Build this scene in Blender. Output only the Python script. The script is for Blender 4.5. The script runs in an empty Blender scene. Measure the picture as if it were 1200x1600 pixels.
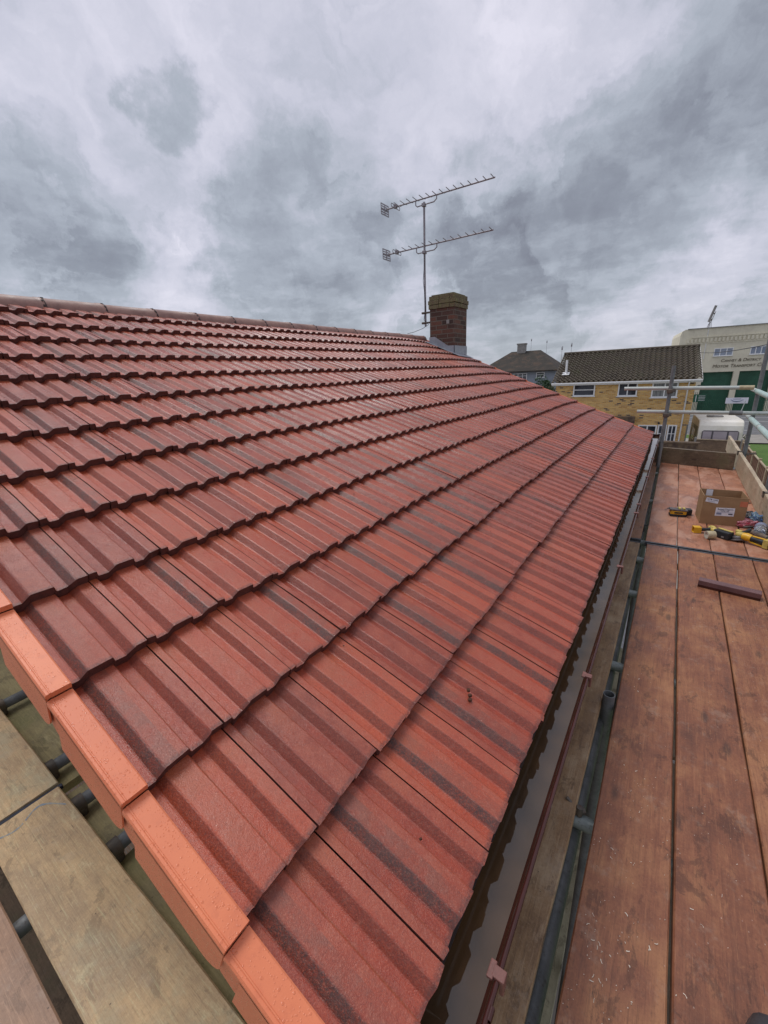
import bpy, bmesh, math, random
from mathutils import Vector, Matrix, noise as mnoise
random.seed(7)
SC = bpy.context.scene
COL = SC.collection
R = math.radians
CZ = 5.75                                   # eye height above the ground
# ------------------------------------------------------------------ camera
cam = bpy.data.cameras.new('camera'); camo = bpy.data.objects.new('camera', cam); COL.objects.link(camo)
RM = ((0.82645, 0.14021, -0.54527), (0.56120, -0.28271, 0.77790), (-0.04509, -0.94890, -0.31233))
camo.matrix_world = Matrix(((RM[0][0], -RM[0][1], -RM[0][2], 0), (RM[1][0], -RM[1][1], -RM[1][2], 0),
                            (RM[2][0], -RM[2][1], -RM[2][2], CZ), (0, 0, 0, 1)))
cam.sensor_fit = 'VERTICAL'; cam.sensor_height = 36; cam.lens = 36 * 645.43 / 1600
cam.clip_start = .02; cam.clip_end = 5000
SC.camera = camo
SC.view_settings.view_transform = 'Standard'; SC.view_settings.look = 'None'
SC.view_settings.exposure = .30; SC.view_settings.gamma = 1
# ------------------------------------------------------------------ overcast sun
sun = bpy.data.lights.new('sun', 'SUN'); so = bpy.data.objects.new('sun', sun); COL.objects.link(so)
sun.energy = 1.5; sun.angle = R(32); sun.color = (1.0, .97, .93)
SD = Vector((-.38, .0, .92)).normalized()
so.rotation_euler = SD.to_track_quat('Z', 'Y').to_euler(); so.location = (0, 0, 30)
# ------------------------------------------------------------------ sky
w = bpy.data.worlds.new('World'); SC.world = w; w.use_nodes = True
nt = w.node_tree; N = nt.nodes; L = nt.links; N.clear()
def nn(t, **k):
    n = N.new(t)
    for a, b in k.items(): setattr(n, a, b)
    return n
def mth(op, a, b=None, clamp=False):
    n = nn('ShaderNodeMath', operation=op, use_clamp=clamp)
    for i, v in enumerate((a, b)):
        if v is None: continue
        if isinstance(v, (int, float)): n.inputs[i].default_value = v
        else: L.new(v, n.inputs[i])
    return n.outputs[0]
out = nn('ShaderNodeOutputWorld'); bg = nn('ShaderNodeBackground'); L.new(bg.outputs[0], out.inputs[0])
sky = nn('ShaderNodeTexSky', sky_type='NISHITA', sun_disc=False)
sky.sun_elevation = math.asin(SD.z); sky.sun_rotation = math.atan2(SD.x, SD.y)
bg.inputs[1].default_value = 1.0
tc = nn('ShaderNodeTexCoord')
sep = nn('ShaderNodeSeparateXYZ'); L.new(tc.outputs['Generated'], sep.inputs[0])
zc = mth('ADD', mth('MAXIMUM', sep.outputs[2], 0.0), .20)
cmb = nn('ShaderNodeCombineXYZ'); L.new(mth('DIVIDE', sep.outputs[0], zc), cmb.inputs[0]); L.new(mth('DIVIDE', sep.outputs[1], zc), cmb.inputs[1])
def wnoise(scale, det, rough, vec, dist=0.0):
    n = nn('ShaderNodeTexNoise'); n.inputs['Scale'].default_value = scale; n.inputs['Detail'].default_value = det
    n.inputs['Roughness'].default_value = rough; n.inputs['Distortion'].default_value = dist; L.new(vec, n.inputs['Vector']); return n
n1 = wnoise(1.15, 10, .55, cmb.outputs[0], .1)
n2 = wnoise(5.2, 9, .60, cmb.outputs[0], .05)
n3 = wnoise(4.2, 9, .62, tc.outputs['Generated'])
# wobble the direction so that cloud edges are ragged
sub = nn('ShaderNodeVectorMath', operation='SUBTRACT'); L.new(n3.outputs['Color'], sub.inputs[0]); sub.inputs[1].default_value = (.5, .5, .5)
scl = nn('ShaderNodeVectorMath', operation='SCALE'); L.new(sub.outputs[0], scl.inputs[0]); scl.inputs['Scale'].default_value = .34
add = nn('ShaderNodeVectorMath', operation='ADD'); L.new(tc.outputs['Generated'], add.inputs[0]); L.new(scl.outputs[0], add.inputs[1])
nrmv = nn('ShaderNodeVectorMath', operation='NORMALIZE'); L.new(add.outputs[0], nrmv.inputs[0])
n4 = wnoise(6.5, 12, .60, nrmv.outputs[0], .12)
n5 = wnoise(2.2, 5, .5, nrmv.outputs[0], .1)
val = mth('ADD', mth('MULTIPLY', n1.outputs['Fac'], .30), mth('ADD', mth('MULTIPLY', n4.outputs['Fac'], .42), mth('ADD', mth('MULTIPLY', n5.outputs['Fac'], .16), mth('MULTIPLY', n2.outputs['Fac'], .12))))
val = mth('ADD', mth('MULTIPLY', mth('SUBTRACT', val, .5), 1.5), .675)
BLOBS = [((.05, .89, .45), 11, -.24), ((-.15, .94, .265), 9, -.24), ((-.66, .70, .225), 11, -.26), ((-.93, .32, .22), 9, -.22), ((-.36, .90, .22), 6, -.16),
         ((-.735, .505, .452), 3.0, -.20), ((-.514, .719, .468), 15, .08), ((-.20, .86, .44), 8, .12), ((-.84, .50, .20), 4.5, .14),
         ((-.90, .38, .36), 5, .08), ((-.344, .866, .33), 5, -.14), ((.3, .9, .25), 18, -.05), ((-.30, .94, .13), 14, -.07), ((-.46, .82, .30), 5, -.10)]
n6 = wnoise(3.1, 13, .60, nrmv.outputs[0], .2)
n7 = wnoise(3.6, 13, .60, cmb.outputs[0], .1)
def sstep(v, a, b_, c, d_):
    m_ = nn('ShaderNodeMapRange', interpolation_type='SMOOTHSTEP'); L.new(v, m_.inputs[0])
    for q_, x_ in enumerate((a, b_, c, d_)): m_.inputs[q_ + 1].default_value = x_
    return m_.outputs[0]
low = sstep(sep.outputs[2], .10, .50, 1.0, .35)
val = mth('ADD', val, mth('MULTIPLY', sstep(n6.outputs['Fac'], .50, .575, .045, -.12), low))
val = mth('ADD', val, mth('MULTIPLY', sstep(n7.outputs['Fac'],   .45, .60, -.035, .05), low))
for d, deg, amp in BLOBS:
    dv = Vector(d).normalized()
    dt = nn('ShaderNodeVectorMath', operation='DOT_PRODUCT'); L.new(nrmv.outputs[0], dt.inputs[0]); dt.inputs[1].default_value = dv
    mr = nn('ShaderNodeMapRange', interpolation_type='SMOOTHSTEP'); L.new(dt.outputs['Value'], mr.inputs[0])
    mr.inputs[1].default_value = math.cos(R(deg * 1.3)); mr.inputs[2].default_value = math.cos(R(deg * .55))
    mr.inputs[3].default_value = 0; mr.inputs[4].default_value = amp
    val = mth('ADD', val, mr.outputs[0])
cr = nn('ShaderNodeValToRGB'); L.new(val, cr.inputs[0])
e = cr.color_ramp.elements
e[0].position = .12; e[0].color = (.160, .165, .200, 1)
e[1].position = .95; e[1].color = (.66, .645, .73, 1)
for p, c in ((.32, (.235, .252, .295, 1)), (.50, (.350, .378, .432, 1)), (.68, (.49, .495, .575, 1))):
    x = cr.color_ramp.elements.new(p); x.color = c
hz = nn('ShaderNodeMapRange'); L.new(sep.outputs[2], hz.inputs[0]); hz.inputs[1].default_value = 0; hz.inputs[2].default_value = .14; hz.inputs[3].default_value = .35; hz.inputs[4].default_value = 0
mixh = nn('ShaderNodeMixRGB'); L.new(hz.outputs[0], mixh.inputs[0]); L.new(cr.outputs[0], mixh.inputs[1]); mixh.inputs[2].default_value = (.330, .372, .432, 1)
sk = nn('ShaderNodeMixRGB', blend_type='MULTIPLY'); sk.inputs[0].default_value = 1; L.new(sky.outputs[0], sk.inputs[1]); sk.inputs[2].default_value = (.1, .1, .1, 1)
mx = nn('ShaderNodeMixRGB'); mx.inputs[0].default_value = .92; L.new(sk.outputs[0], mx.inputs[1]); L.new(mixh.outputs[0], mx.inputs[2])
L.new(mx.outputs[0], bg.inputs[0])

# ================================================================== materials
class NT:
    def __init__(s, name):
        s.m = bpy.data.materials.new(name); s.m.use_nodes = True; s.t = s.m.node_tree; s.t.nodes.clear()
        s.o = s.n('ShaderNodeOutputMaterial'); s.b = s.n('ShaderNodeBsdfPrincipled'); s.t.links.new(s.b.outputs[0], s.o.inputs[0])
        s.tc = s.n('ShaderNodeTexCoord'); s.oi = s.n('ShaderNodeObjectInfo')
    def n(s, t, **k):
        x = s.t.nodes.new(t)
        for a, b in k.items(): setattr(x, a, b)
        return x
    def link(s, a, b):
        if isinstance(a, (int, float)): b.default_value = a
        elif isinstance(a, tuple): b.default_value = a if len(a) == len(b.default_value) else (*a, 1)
        else: s.t.links.new(a, b)
    def vec(s, src='Object', scale=(1, 1, 1), rnd=False):
        mp = s.n('ShaderNodeMapping'); s.link(s.tc.outputs[src], mp.inputs[0]); mp.inputs['Scale'].default_value = scale
        if rnd:
            m = s.math('MULTIPLY', s.oi.outputs['Random'], 37.0); c = s.n('ShaderNodeCombineXYZ')
            for i in range(3): s.link(m, c.inputs[i])
            s.link(c.outputs[0], mp.inputs['Location'])
        return mp.outputs[0]
    def noise(s, vec, scale, det=5, rough=.55, dist=0):
        x = s.n('ShaderNodeTexNoise'); s.link(vec, x.inputs['Vector']); x.inputs['Scale'].default_value = scale
        x.inputs['Detail'].default_value = det; x.inputs['Roughness'].default_value = rough; x.inputs['Distortion'].default_value = dist
        return x.outputs['Fac']
    def voro(s, vec, scale, feat='F1', rnd=1.0):
        x = s.n('ShaderNodeTexVoronoi', feature=feat); s.link(vec, x.inputs['Vector']); x.inputs['Scale'].default_value = scale
        x.inputs['Randomness'].default_value = rnd
        return x
    def math(s, op, a, b=None, clamp=False):
        x = s.n('ShaderNodeMath', operation=op, use_clamp=clamp); s.link(a, x.inputs[0])
        if b is not None: s.link(b, x.inputs[1])
        return x.outputs[0]
    def mr(s, v, a, b, c=0., d=1., smooth=True):
        x = s.n('ShaderNodeMapRange', interpolation_type='SMOOTHSTEP' if smooth else 'LINEAR'); s.link(v, x.inputs[0])
        for i, q in enumerate((a, b, c, d)): s.link(q, x.inputs[i + 1])
        return x.outputs[0]
    def ramp(s, v, stops):
        x = s.n('ShaderNodeValToRGB'); s.link(v, x.inputs[0]); e = x.color_ramp.elements
        while len(e) < len(stops): e.new(.5)
        for i, (p, c) in enumerate(stops): e[i].position = p; e[i].color = (*c, 1)
        return x.outputs[0]
    def mix(s, f, a, b, mode='MIX'):
        x = s.n('ShaderNodeMixRGB', blend_type=mode); s.link(f, x.inputs[0])
        for i, q in ((1, a), (2, b)): s.link((*q, 1) if isinstance(q, tuple) and len(q) == 3 else q, x.inputs[i])
        return x.outputs[0]
    def bump(s, h, strength=.3, dist=.002, prev=None):
        x = s.n('ShaderNodeBump'); x.inputs['Strength'].default_value = strength; x.inputs['Distance'].default_value = dist
        s.link(h, x.inputs['Height'])
        if prev is not None: s.link(prev, x.inputs['Normal'])
        return x.outputs[0]
    def fin(s, col, rough=.6, bump=None, metal=0, spec=.5, coat=0, trans=0, ior=1.45):
        s.link(col if not (isinstance(col, tuple) and len(col) == 3) else (*col, 1), s.b.inputs['Base Color'])
        s.link(rough, s.b.inputs['Roughness']); s.b.inputs['Metallic'].default_value = metal
        s.b.inputs['Specular IOR Level'].default_value = spec; s.b.inputs['Coat Weight'].default_value = coat
        s.b.inputs['Transmission Weight'].default_value = trans; s.b.inputs['IOR'].default_value = ior
        if bump is not None: s.link(bump, s.b.inputs['Normal'])
        return s.m
def simple(name, c, rough=.5, var=.25, scale=6, metal=0, spec=.5, bumpd=.0006, c2=None, coat=0, src='Object'):
    t = NT(name); v = t.vec(src, (1, 1, 1), True)
    a = t.noise(v, scale, 6, .62); b = t.noise(v, scale * 14, 4, .6)
    c2 = c2 or tuple(x * (1 - var) for x in c)
    col = t.mix(t.mr(a, .35, .65), c, c2)
    col = t.mix(t.mr(b, .55, .75, 0, .35), col, tuple(x * (1 - var) * .8 for x in c))
    r = t.mr(a, .3, .7, max(rough - .1, .02), min(rough + .12, 1))
    return t.fin(col, r, t.bump(b, .5, bumpd), metal, spec, coat)
M = {}
# ---- concrete roof tile
def tile_mat():
    t = NT('concrete_tile')
    uv = t.n('ShaderNodeUVMap'); su = t.n('ShaderNodeSeparateXYZ'); t.link(uv.outputs[0], su.inputs[0])
    U, V = su.outputs[0], su.outputs[1]
    tr = t.n('ShaderNodeAttribute', attribute_name='tr').outputs['Fac']; tg = t.n('ShaderNodeAttribute', attribute_name='tg').outputs['Fac']
    tb = t.n('ShaderNodeAttribute', attribute_name='tb').outputs['Fac']
    ob = t.vec('Object', (1, 1, 1))
    big = t.noise(ob, 2.3, 5, .6); mid = t.noise(ob, 22, 6, .65); fine = t.noise(ob, 420, 3, .7); gr = t.noise(ob, 1300, 2, .7)
    k = t.math('ADD', t.math('MULTIPLY', big, .50), t.math('ADD', t.math('MULTIPLY', tr, .28), t.math('MULTIPLY', mid, .30)))
    half = t.math('FLOOR', t.math('MULTIPLY', U, 2.0)); tg = t.math('FRACT', t.math('ADD', t.math('MULTIPLY', tg, 7.13), t.math('MULTIPLY', half, .371)))
    col = t.ramp(k, [(.28, (.17, .027, .013)), (.45, (.31, .042, .017)), (.60, (.42, .062, .022)), (.80, (.52, .100, .036))])
    # stripes across the tile: pinkish sheen painted on the tops, redder troughs
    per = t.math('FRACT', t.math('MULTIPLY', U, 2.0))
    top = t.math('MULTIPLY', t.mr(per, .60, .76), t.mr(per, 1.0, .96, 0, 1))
    top_sheen = t.math('MAXIMUM', t.mr(per, .20, .12, 0, 1), t.mr(per, .68, .76))
    col = t.mix(t.math('MULTIPLY', top_sheen, t.mr(mid, .35, .65, .20, .62)), col, (.35, .092, .050))
    # orange wash near the lap above and in the drip corner
    wash = t.math('MULTIPLY', t.mr(V, .55, .02, 0, 1), t.mr(t.noise(ob, 9, 4, .6), .42, .66))
    col = t.mix(t.math('MULTIPLY', wash, .75), col, (.36, .078, .024))
    drip = t.math('MULTIPLY', t.mr(per, .165, .20), t.mr(per, .28, .245, 0, 1))
    col = t.mix(t.math('MULTIPLY', drip, .85), col, (.30, .058, .016))
    # shade painted on every rising flank, then a dark pigment streak on some
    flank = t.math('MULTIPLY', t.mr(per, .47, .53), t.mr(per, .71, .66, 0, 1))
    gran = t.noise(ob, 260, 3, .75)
    flank_shade = t.math('MULTIPLY', flank, t.mr(gran, .38, .64, .42, .88))
    col = t.mix(flank_shade, col, (.145, .028, .015))
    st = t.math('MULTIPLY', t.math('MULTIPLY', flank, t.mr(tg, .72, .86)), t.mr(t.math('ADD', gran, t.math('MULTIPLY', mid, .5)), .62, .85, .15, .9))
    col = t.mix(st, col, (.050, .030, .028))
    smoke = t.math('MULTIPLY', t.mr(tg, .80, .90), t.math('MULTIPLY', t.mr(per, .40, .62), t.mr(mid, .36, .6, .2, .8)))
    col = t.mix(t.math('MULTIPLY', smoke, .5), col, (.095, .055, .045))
    # efflorescence and grit specks
    sp = t.voro(ob, 55); col = t.mix(t.math('MULTIPLY', t.mr(sp.outputs['Distance'], .07, .03, 0, 1), t.mr(t.noise(ob, 6, 2), .55, .62)), col, (.60, .40, .32))
    sp2 = t.voro(t.vec('Object', (1, 1, 1.3)), 31); col = t.mix(t.math('MULTIPLY', t.mr(sp2.outputs['Distance'], .05, .03, 0, 1), t.mr(mid, .5, .6)), col, (.05, .02, .018))
    blo = t.noise(ob, 65, 5, .7)
    col = t.mix(t.mr(blo, .50, .74, 0, .32), col, (.36, .13, .088))
    col = t.mix(t.mr(gr, .40, .72, 0, .35), col, (.10, .035, .03))
    g3 = t.noise(ob, 330, 3, .8); g4 = t.noise(ob, 150, 6, .8)
    col = t.mix(t.mr(g3, .53, .66, 0, .40), col, (.10, .030, .022)); col = t.mix(t.mr(g3, .46, .34, 0, .32), col, (.56, .20, .12))
    col = t.mix(t.mr(g4, .54, .68, 0, .40), col, (.14, .036, .026)); col = t.mix(t.mr(g4, .45, .33, 0, .22), col, (.50, .165, .10))
    rim = t.math('MULTIPLY', t.mr(V, .955, .99), t.mr(g4, .35, .6, .25, .85)); col = t.mix(rim, col, (.10, .030, .022))
    wet = t.noise(ob, 3.1, 5, .6)
    r = t.math('ADD', t.mr(wet, .35, .65, .12, .33), t.math('MULTIPLY', fine, .20))
    bp = t.bump(fine, .7, .0014); bp = t.bump(mid, .6, .0035, bp); bp = t.bump(t.noise(ob, 110, 4, .7), .55, .0016, bp)
    return t.fin(col, r, bp, 0, .65)
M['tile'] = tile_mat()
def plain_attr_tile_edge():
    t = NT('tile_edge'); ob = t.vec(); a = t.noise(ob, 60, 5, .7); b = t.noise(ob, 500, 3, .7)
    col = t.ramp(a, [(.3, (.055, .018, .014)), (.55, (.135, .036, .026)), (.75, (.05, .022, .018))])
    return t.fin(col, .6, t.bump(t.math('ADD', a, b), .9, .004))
M['edge'] = plain_attr_tile_edge()
def ridge_mat():
    t = NT('weathered_ridge_tile'); ob = t.vec('Object', (1, 1, 1), True); a = t.noise(ob, 7, 6, .65); b = t.noise(ob, 120, 4, .7)
    col = t.ramp(a, [(.3, (.17, .085, .070)), (.55, (.29, .165, .135)), (.75, (.21, .11, .088))])
    col = t.mix(t.mr(b, .5, .75, 0, .5), col, (.11, .07, .055))
    return t.fin(col, t.mr(a, .3, .7, .35, .6), t.bump(b, .6, .0015))
M['ridge'] = ridge_mat()
def verge_mat():
    t = NT('wet_terracotta_plastic'); ob = t.vec('Object', (1, 1, 1), True)
    a = t.noise(ob, 5, 4, .6); b = t.noise(ob, 900, 2, .6)
    v = t.voro(t.vec('Object', (1, 1, 1), True), 210); d = v.outputs['Distance']
    wv = t.noise(ob, 28, 3, .6)
    keep = t.mr(v.outputs['Color'], .45, .55); 
    drop = t.math('MULTIPLY', t.mr(d, .36, .16, 0, 1), t.mr(wv, .38, .48))
    v2 = t.voro(t.vec('Object', (1, 1, 1), True), 105); drop2 = t.math('MULTIPLY', t.mr(v2.outputs['Distance'], .30, .16, 0, 1), t.mr(v2.outputs['Color'], .50, .56))
    h = t.math('MAXIMUM', t.math('MULTIPLY', drop, .6), drop2)
    col = t.mix(t.mr(a, .35, .65), (.74, .215, .095), (.66, .180, .080))
    col = t.mix(t.mr(t.oi.outputs['Random'], 0, 1, 0, .35, False), col, (.68, .23, .12)); sm = t.noise(ob, 40, 8, .75); col = t.mix(t.mr(sm, .52, .66, 0, .25), col, (.50, .135, .07)); col = t.mix(t.mr(b, .5, .7, 0, .25), col, (.48, .13, .07))
    col = t.mix(t.math('MULTIPLY', h, .25), col, (.46, .12, .065))
    bp = t.bump(b, .15, .0004); bp = t.bump(h, .55, .0010, bp)
    return t.fin(col, t.mr(h, .1, .6, .42, .08), bp)
M['verge'] = verge_mat()
def wood(name, c1, c2, c3, rough=.55, specks=0., wetp=None, green=None, stretch=9, gap=1.0):
    t = NT(name); v = t.vec('Object', (1, stretch, stretch), True); o = t.vec('Object', (1, 1, 1), True)
    g = t.noise(v, 3.2, 8, .68, .6); g2 = t.noise(t.vec('Object', (1, stretch * 4, stretch * 4), True), 7, 6, .7, .2)
    big = t.noise(o, 3.2, 7, .64); mid = t.noise(o, 19, 7, .68); rv = t.oi.outputs['Random']
    k = t.math('ADD', t.math('MULTIPLY', big, .62), t.math('ADD', t.math('MULTIPLY', g, .28), t.math('MULTIPLY', mid, .20)))
    k = t.math('ADD', k, t.mr(rv, 0, 1, -.06, .06, False))
    col = t.ramp(k, [(.42, c3), (.55, c1), (.69, c2)])
    col = t.mix(t.mr(g2, .56, .74, 0, .42), col, tuple(x * .42 for x in c3))
    st = t.noise(t.vec('Object', (1, 1.6, 1.6), True), 7.5, 12, .74, .4)
    col = t.mix(t.mr(st, .555, .60, 0, .55), col, tuple(x * .62 for x in c3))
    st2 = t.noise(t.vec('Object', (1.3, 2.6, 2.6), True), 5.0, 12, .76, .3)
    col = t.mix(t.mr(st2, .57, .66, 0, .45), col, tuple(min(x * 1.2, .75) for x in c2))
    kn = t.voro(t.vec('Object', (2.4, 7, 7), True), 1.0)
    col = t.mix(t.mr(kn.outputs['Distance'], .13, .05, 0, .62), col, (.035, .024, .020))
    if green: col = t.mix(t.mr(t.noise(o, 4, 6, .7), .48, .66, 0, .7), col, green)
    if specks:
        s = t.voro(t.vec('Object', (1, 1.3, 1), True), 42); m = t.noise(o, 4.5, 3, .6)
        f = t.math('MULTIPLY', t.mr(s.outputs['Distance'], .11, .05, 0, 1), t.mr(m, .50, .60, 0, specks))
        col = t.mix(f, col, (.62, .50, .42))
    fg = t.noise(t.vec('Object', (1.1, 24, 24), True), 8, 9, .72, .15); col = t.mix(t.mr(fg, .53, .66, 0, .42), col, tuple(x * .55 for x in c3))
    sc_ = t.noise(o, 130, 6, .8); col = t.mix(t.mr(sc_, .50, .68, 0, .35), col, tuple(x * .6 for x in c3)); col = t.mix(t.mr(sc_, .47, .33, 0, .25), col, tuple(min(x * 1.3, .8) for x in c2))
    col = t.mix(t.mr(fg, .46, .34, 0, .32), col, tuple(min(x * 1.25, .7) for x in c2))
    ck = t.voro(t.vec('Object', (2.2, 34, 34), True), 2.0); col = t.mix(t.math('MULTIPLY', t.mr(ck.outputs['Distance'], .075, .03, 0, .8), t.mr(g, .45, .6)), col, (.03, .022, .018))
    dt = t.voro(t.vec('Object', (1, 1, 1), True), 24); col = t.mix(t.mr(dt.outputs['Distance'], .06, .03, 0, .7), col, (.04, .028, .022))
    du = t.noise(o, 11, 12, .8); col = t.mix(t.mr(du, .53, .66, 0, .32), col, tuple(min(c * .35 + .22 * q, .8) for c, q in zip(c2, (1, .86, .72))))
    r = t.mr(big, .35, .65, rough - .16, rough + .12)
    if wetp:
        pm = t.mr(t.noise(t.vec('Object', (.9, 2.2, 1), True), 2.6, 7, .62, .6), .47, .62)
        col = t.mix(t.math('MULTIPLY', pm, .75), col, wetp); 
    h = t.math('ADD', t.math('MULTIPLY', fg, 1.0), t.math('MULTIPLY', sc_, .6))
    return t.fin(col, r, t.bump(h, .55, .0016))
M['deck'] = wood('red_dusted_scaffold_wood', (.215, .080, .042), (.34, .155, .074), (.125, .050, .031), .50, .5)
M['deckfar'] = wood('dusty_pink_scaffold_wood', (.36, .150, .085), (.47, .22, .13), (.24, .098, .058), .50, .5, (.46, .25, .17))
M['inner'] = wood('wet_brown_scaffold_wood', (.29, .175, .088), (.44, .32, .20), (.18, .105, .058), .42, .5)
M['innerfar'] = wood('rust_brown_scaffold_wood', (.34, .165, .09), (.44, .24, .14), (.22, .11, .065), .48, .3)
M['tan'] = wood('weathered_tan_scaffold_wood', (.60, .41, .22), (.74, .55, .32), (.40, .27, .15), .6, .2, None, (.42, .36, .23))
M['brown'] = wood('brown_scaffold_wood', (.40, .245, .16), (.50, .32, .215), (.31, .19, .125), .6, .15)
M['toe'] = wood('pale_toe_board_wood', (.40, .31, .21), (.52, .43, .31), (.30, .23, .15), .65, 0, None, (.34, .30, .20))
M['toeend'] = wood('stained_toe_shaded_board_wood', (.19, .135, .085), (.27, .19, .12), (.11, .08, .052), .65, 0, None, (.16, .15, .08))
M['green'] = wood('mossy_green_timber', (.40, .335, .17), (.50, .43, .24), (.26, .22, .12), .65, 0, None, (.24, .24, .10))
M['olive'] = wood('olive_lower_timber', (.32, .30, .20), (.42, .40, .27), (.22, .205, .13), .55, 0)
M['fence'] = wood('brown_fence_wood', (.16, .085, .055), (.21, .115, .07), (.10, .055, .04), .7, 0)
M['fencewet'] = wood('aged_fence_wood', (.19, .13, .085), (.25, .17, .11), (.12, .08, .055), .7, 0)
def metal(name, c1, c2, c3, rough=.5, met=.35):
    t = NT(name); o = t.vec('Object', (1, 1, 1), True); a = t.noise(o, 9, 6, .7); b = t.noise(o, 70, 5, .7)
    col = t.mix(t.mr(a, .38, .62), c1, c2); col = t.mix(t.mr(b, .55, .72, 0, .7), col, c3)
    return t.fin(col, t.mr(b, .3, .7, rough - .12, rough + .12), t.bump(b, .5, .0008), met)
M['tube'] = metal('galvanised_scaffold_tube', (.29, .33, .32), (.21, .245, .24), (.13, .115, .095))
M['tubedk'] = metal('dull_dark_scaffold_tube', (.19, .20, .205), (.13, .14, .145), (.09, .075, .062), .6, .2)
M['tubelt'] = metal('pale_painted_scaffold_tube', (.42, .47, .45), (.50, .52, .49), (.30, .26, .20), .5, .1)
M['tubegn'] = metal('pale_green_scaffold_sleeve', (.36, .50, .47), (.44, .55, .52), (.22, .22, .17), .45, .1)
M['coupler'] = metal('rusty_coupler_steel', (.10, .09, .08), (.16, .13, .10), (.13, .055, .03), .6, .3)
M['band'] = metal('board_end_band_steel', (.06, .06, .07), (.11, .115, .125), (.07, .05, .045), .45, .5)
M['bolt'] = metal('bright_bolt_steel', (.45, .45, .45), (.35, .35, .35), (.2, .15, .1), .4, .7)
M['aerial'] = metal('tarnished_aerial_alloy', (.24, .225, .245), (.30, .28, .30), (.10, .09, .09), .5, .4)
M['lead'] = metal('grey_lead_sheet', (.27, .285, .32), (.34, .355, .39), (.20, .20, .22), .5, .3)
M['plasbrown'] = simple('brown_gutter_plastic', (.055, .015, .012), .16, .25, 8, bumpd=.0002)
M['plasclip'] = simple('faded_gutter_clip_plastic', (.20, .085, .07), .35, .3, 30)
M['plasoff'] = simple('dusty_brown_trim_plastic', (.165, .082, .082), .32, .25, 12, bumpd=.0003)
M['black'] = simple('black_rubber', (.016, .016, .018), .45, .3, 20)
M['dark'] = simple('dark_cavity_timber', (.03, .025, .02), .8, .3, 6)
M['felt'] = simple('black_eaves_felt', (.026, .016, .014), .5, .3, 20, bumpd=.0003)
M['white'] = simple('white_window_plastic', (.74, .75, .76), .35, .06, 4)
M['whited'] = simple('off_white_gutter_plastic', (.62, .61, .58), .4, .12, 4)
M['render'] = simple('grey_render', (.27, .30, .35), .85, .12, 2, bumpd=.004)
M['yellow'] = simple('yellow_tool_plastic', (.72, .40, .025), .38, .12, 12, bumpd=.0003)
M['yellowp'] = simple('scuffed_pale_yellow_plastic', (.60, .47, .13), .45, .25, 20, bumpd=.0003)
M['toolblk'] = simple('dark_tool_plastic', (.025, .028, .032), .5, .3, 18)
M['toolgrey'] = simple('grey_disc_guard', (.13, .11, .11), .45, .3, 30, metal=.3)
M['tapeside'] = simple('beige_tape', (.46, .39, .25), .5, .2, 30)
M['tapecore'] = simple('pale_tape_end', (.50, .47, .40), .6, .25, 40)
M['tanwood'] = simple('grey_brown_handle', (.17, .13, .10), .55, .3, 14)
M['redpack'] = simple('red_foil_wrapper', (.33, .02, .045), .22, .4, 40, c2=(.62, .30, .34))
M['bluepack'] = simple('blue_foil_wrapper', (.05, .11, .33), .22, .3, 40, c2=(.35, .5, .55))
M['blkpack'] = simple('black_and_white_wrapper', (.02, .02, .025), .3, .3, 22, c2=(.55, .52, .50))
M['paper'] = simple('white_label_paper', (.74, .74, .80), .55, .04, 8)
M['ink'] = simple('dark_blue_ink', (.03, .03, .09), .6, .1, 10)
M['inkgrey'] = simple('grey_blue_ink', (.22, .25, .36), .6, .1, 10)
M['orangelab'] = simple('orange_sticker', (.56, .17, .09), .5, .1, 10)
M['green_door'] = simple('dark_green_door_paint', (.022, .10, .058), .45, .22, 1.2)
M['letter'] = simple('dark_brown_lettering', (.17, .14, .10), .6, .2, 3)
M['asphalt'] = simple('asphalt', (.15, .152, .16), .75, .2, 1.5, bumpd=.004)
M['pave'] = simple('pale_concrete_paving', (.30, .28, .25), .8, .15, 1.5, bumpd=.004)
M['linepaint'] = simple('white_road_paint', (.55, .55, .55), .6, .15, 5)
M['caravan'] = simple('cream_caravan_shell', (.80, .77, .70), .35, .10, 1.5, c2=(.70, .66, .57))
M['caravang'] = simple('caravan_side_panel', (.36, .38, .30), .4, .2, 2, c2=(.23, .25, .17))
M['rubber'] = simple('grey_window_rubber', (.10, .09, .10), .5, .2, 8)
M['gascover'] = simple('lilac_grey_glass', (.36, .31, .34), .12, .15, 2)
M['moss'] = simple('mossy_capping', (.15, .105, .065), .85, .4, 5, c2=(.075, .05, .04), bumpd=.006)
M['conc'] = simple('grey_concrete', (.28, .27, .26), .85, .2, 4)
M['boot'] = simple('grey_boot_leather', (.055, .058, .065), .4, .3, 30)
M['ribw'] = simple('white_ribbed_plastic', (.72, .74, .78), .35, .06, 6)
M['bluepaint'] = simple('blue_paint_streak', (.20, .25, .30), .6, .4, 50, c2=(.42, .38, .28))
M['darkblue'] = simple('navy_strip', (.018, .022, .045), .5, .3, 20)
M['shav'] = simple('white_shavings', (.70, .62, .52), .5, .1, 10)
M['far'] = simple('far_hills', (.16, .20, .24), .9, .1, .01)
M['mud'] = simple('dark_mossy_crumb', (.08, .03, .015), .9, .3, 60)
def glass():
    t = NT('window_glass'); o = t.vec('Object', (1, 1, 1), True); a = t.noise(o, 1.5, 3, .5)
    return t.fin(t.mix(t.mr(a, .4, .6), (.025, .03, .04), (.07, .08, .10)), .05, None, 0, .8)
M['glass'] = glass()
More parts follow.
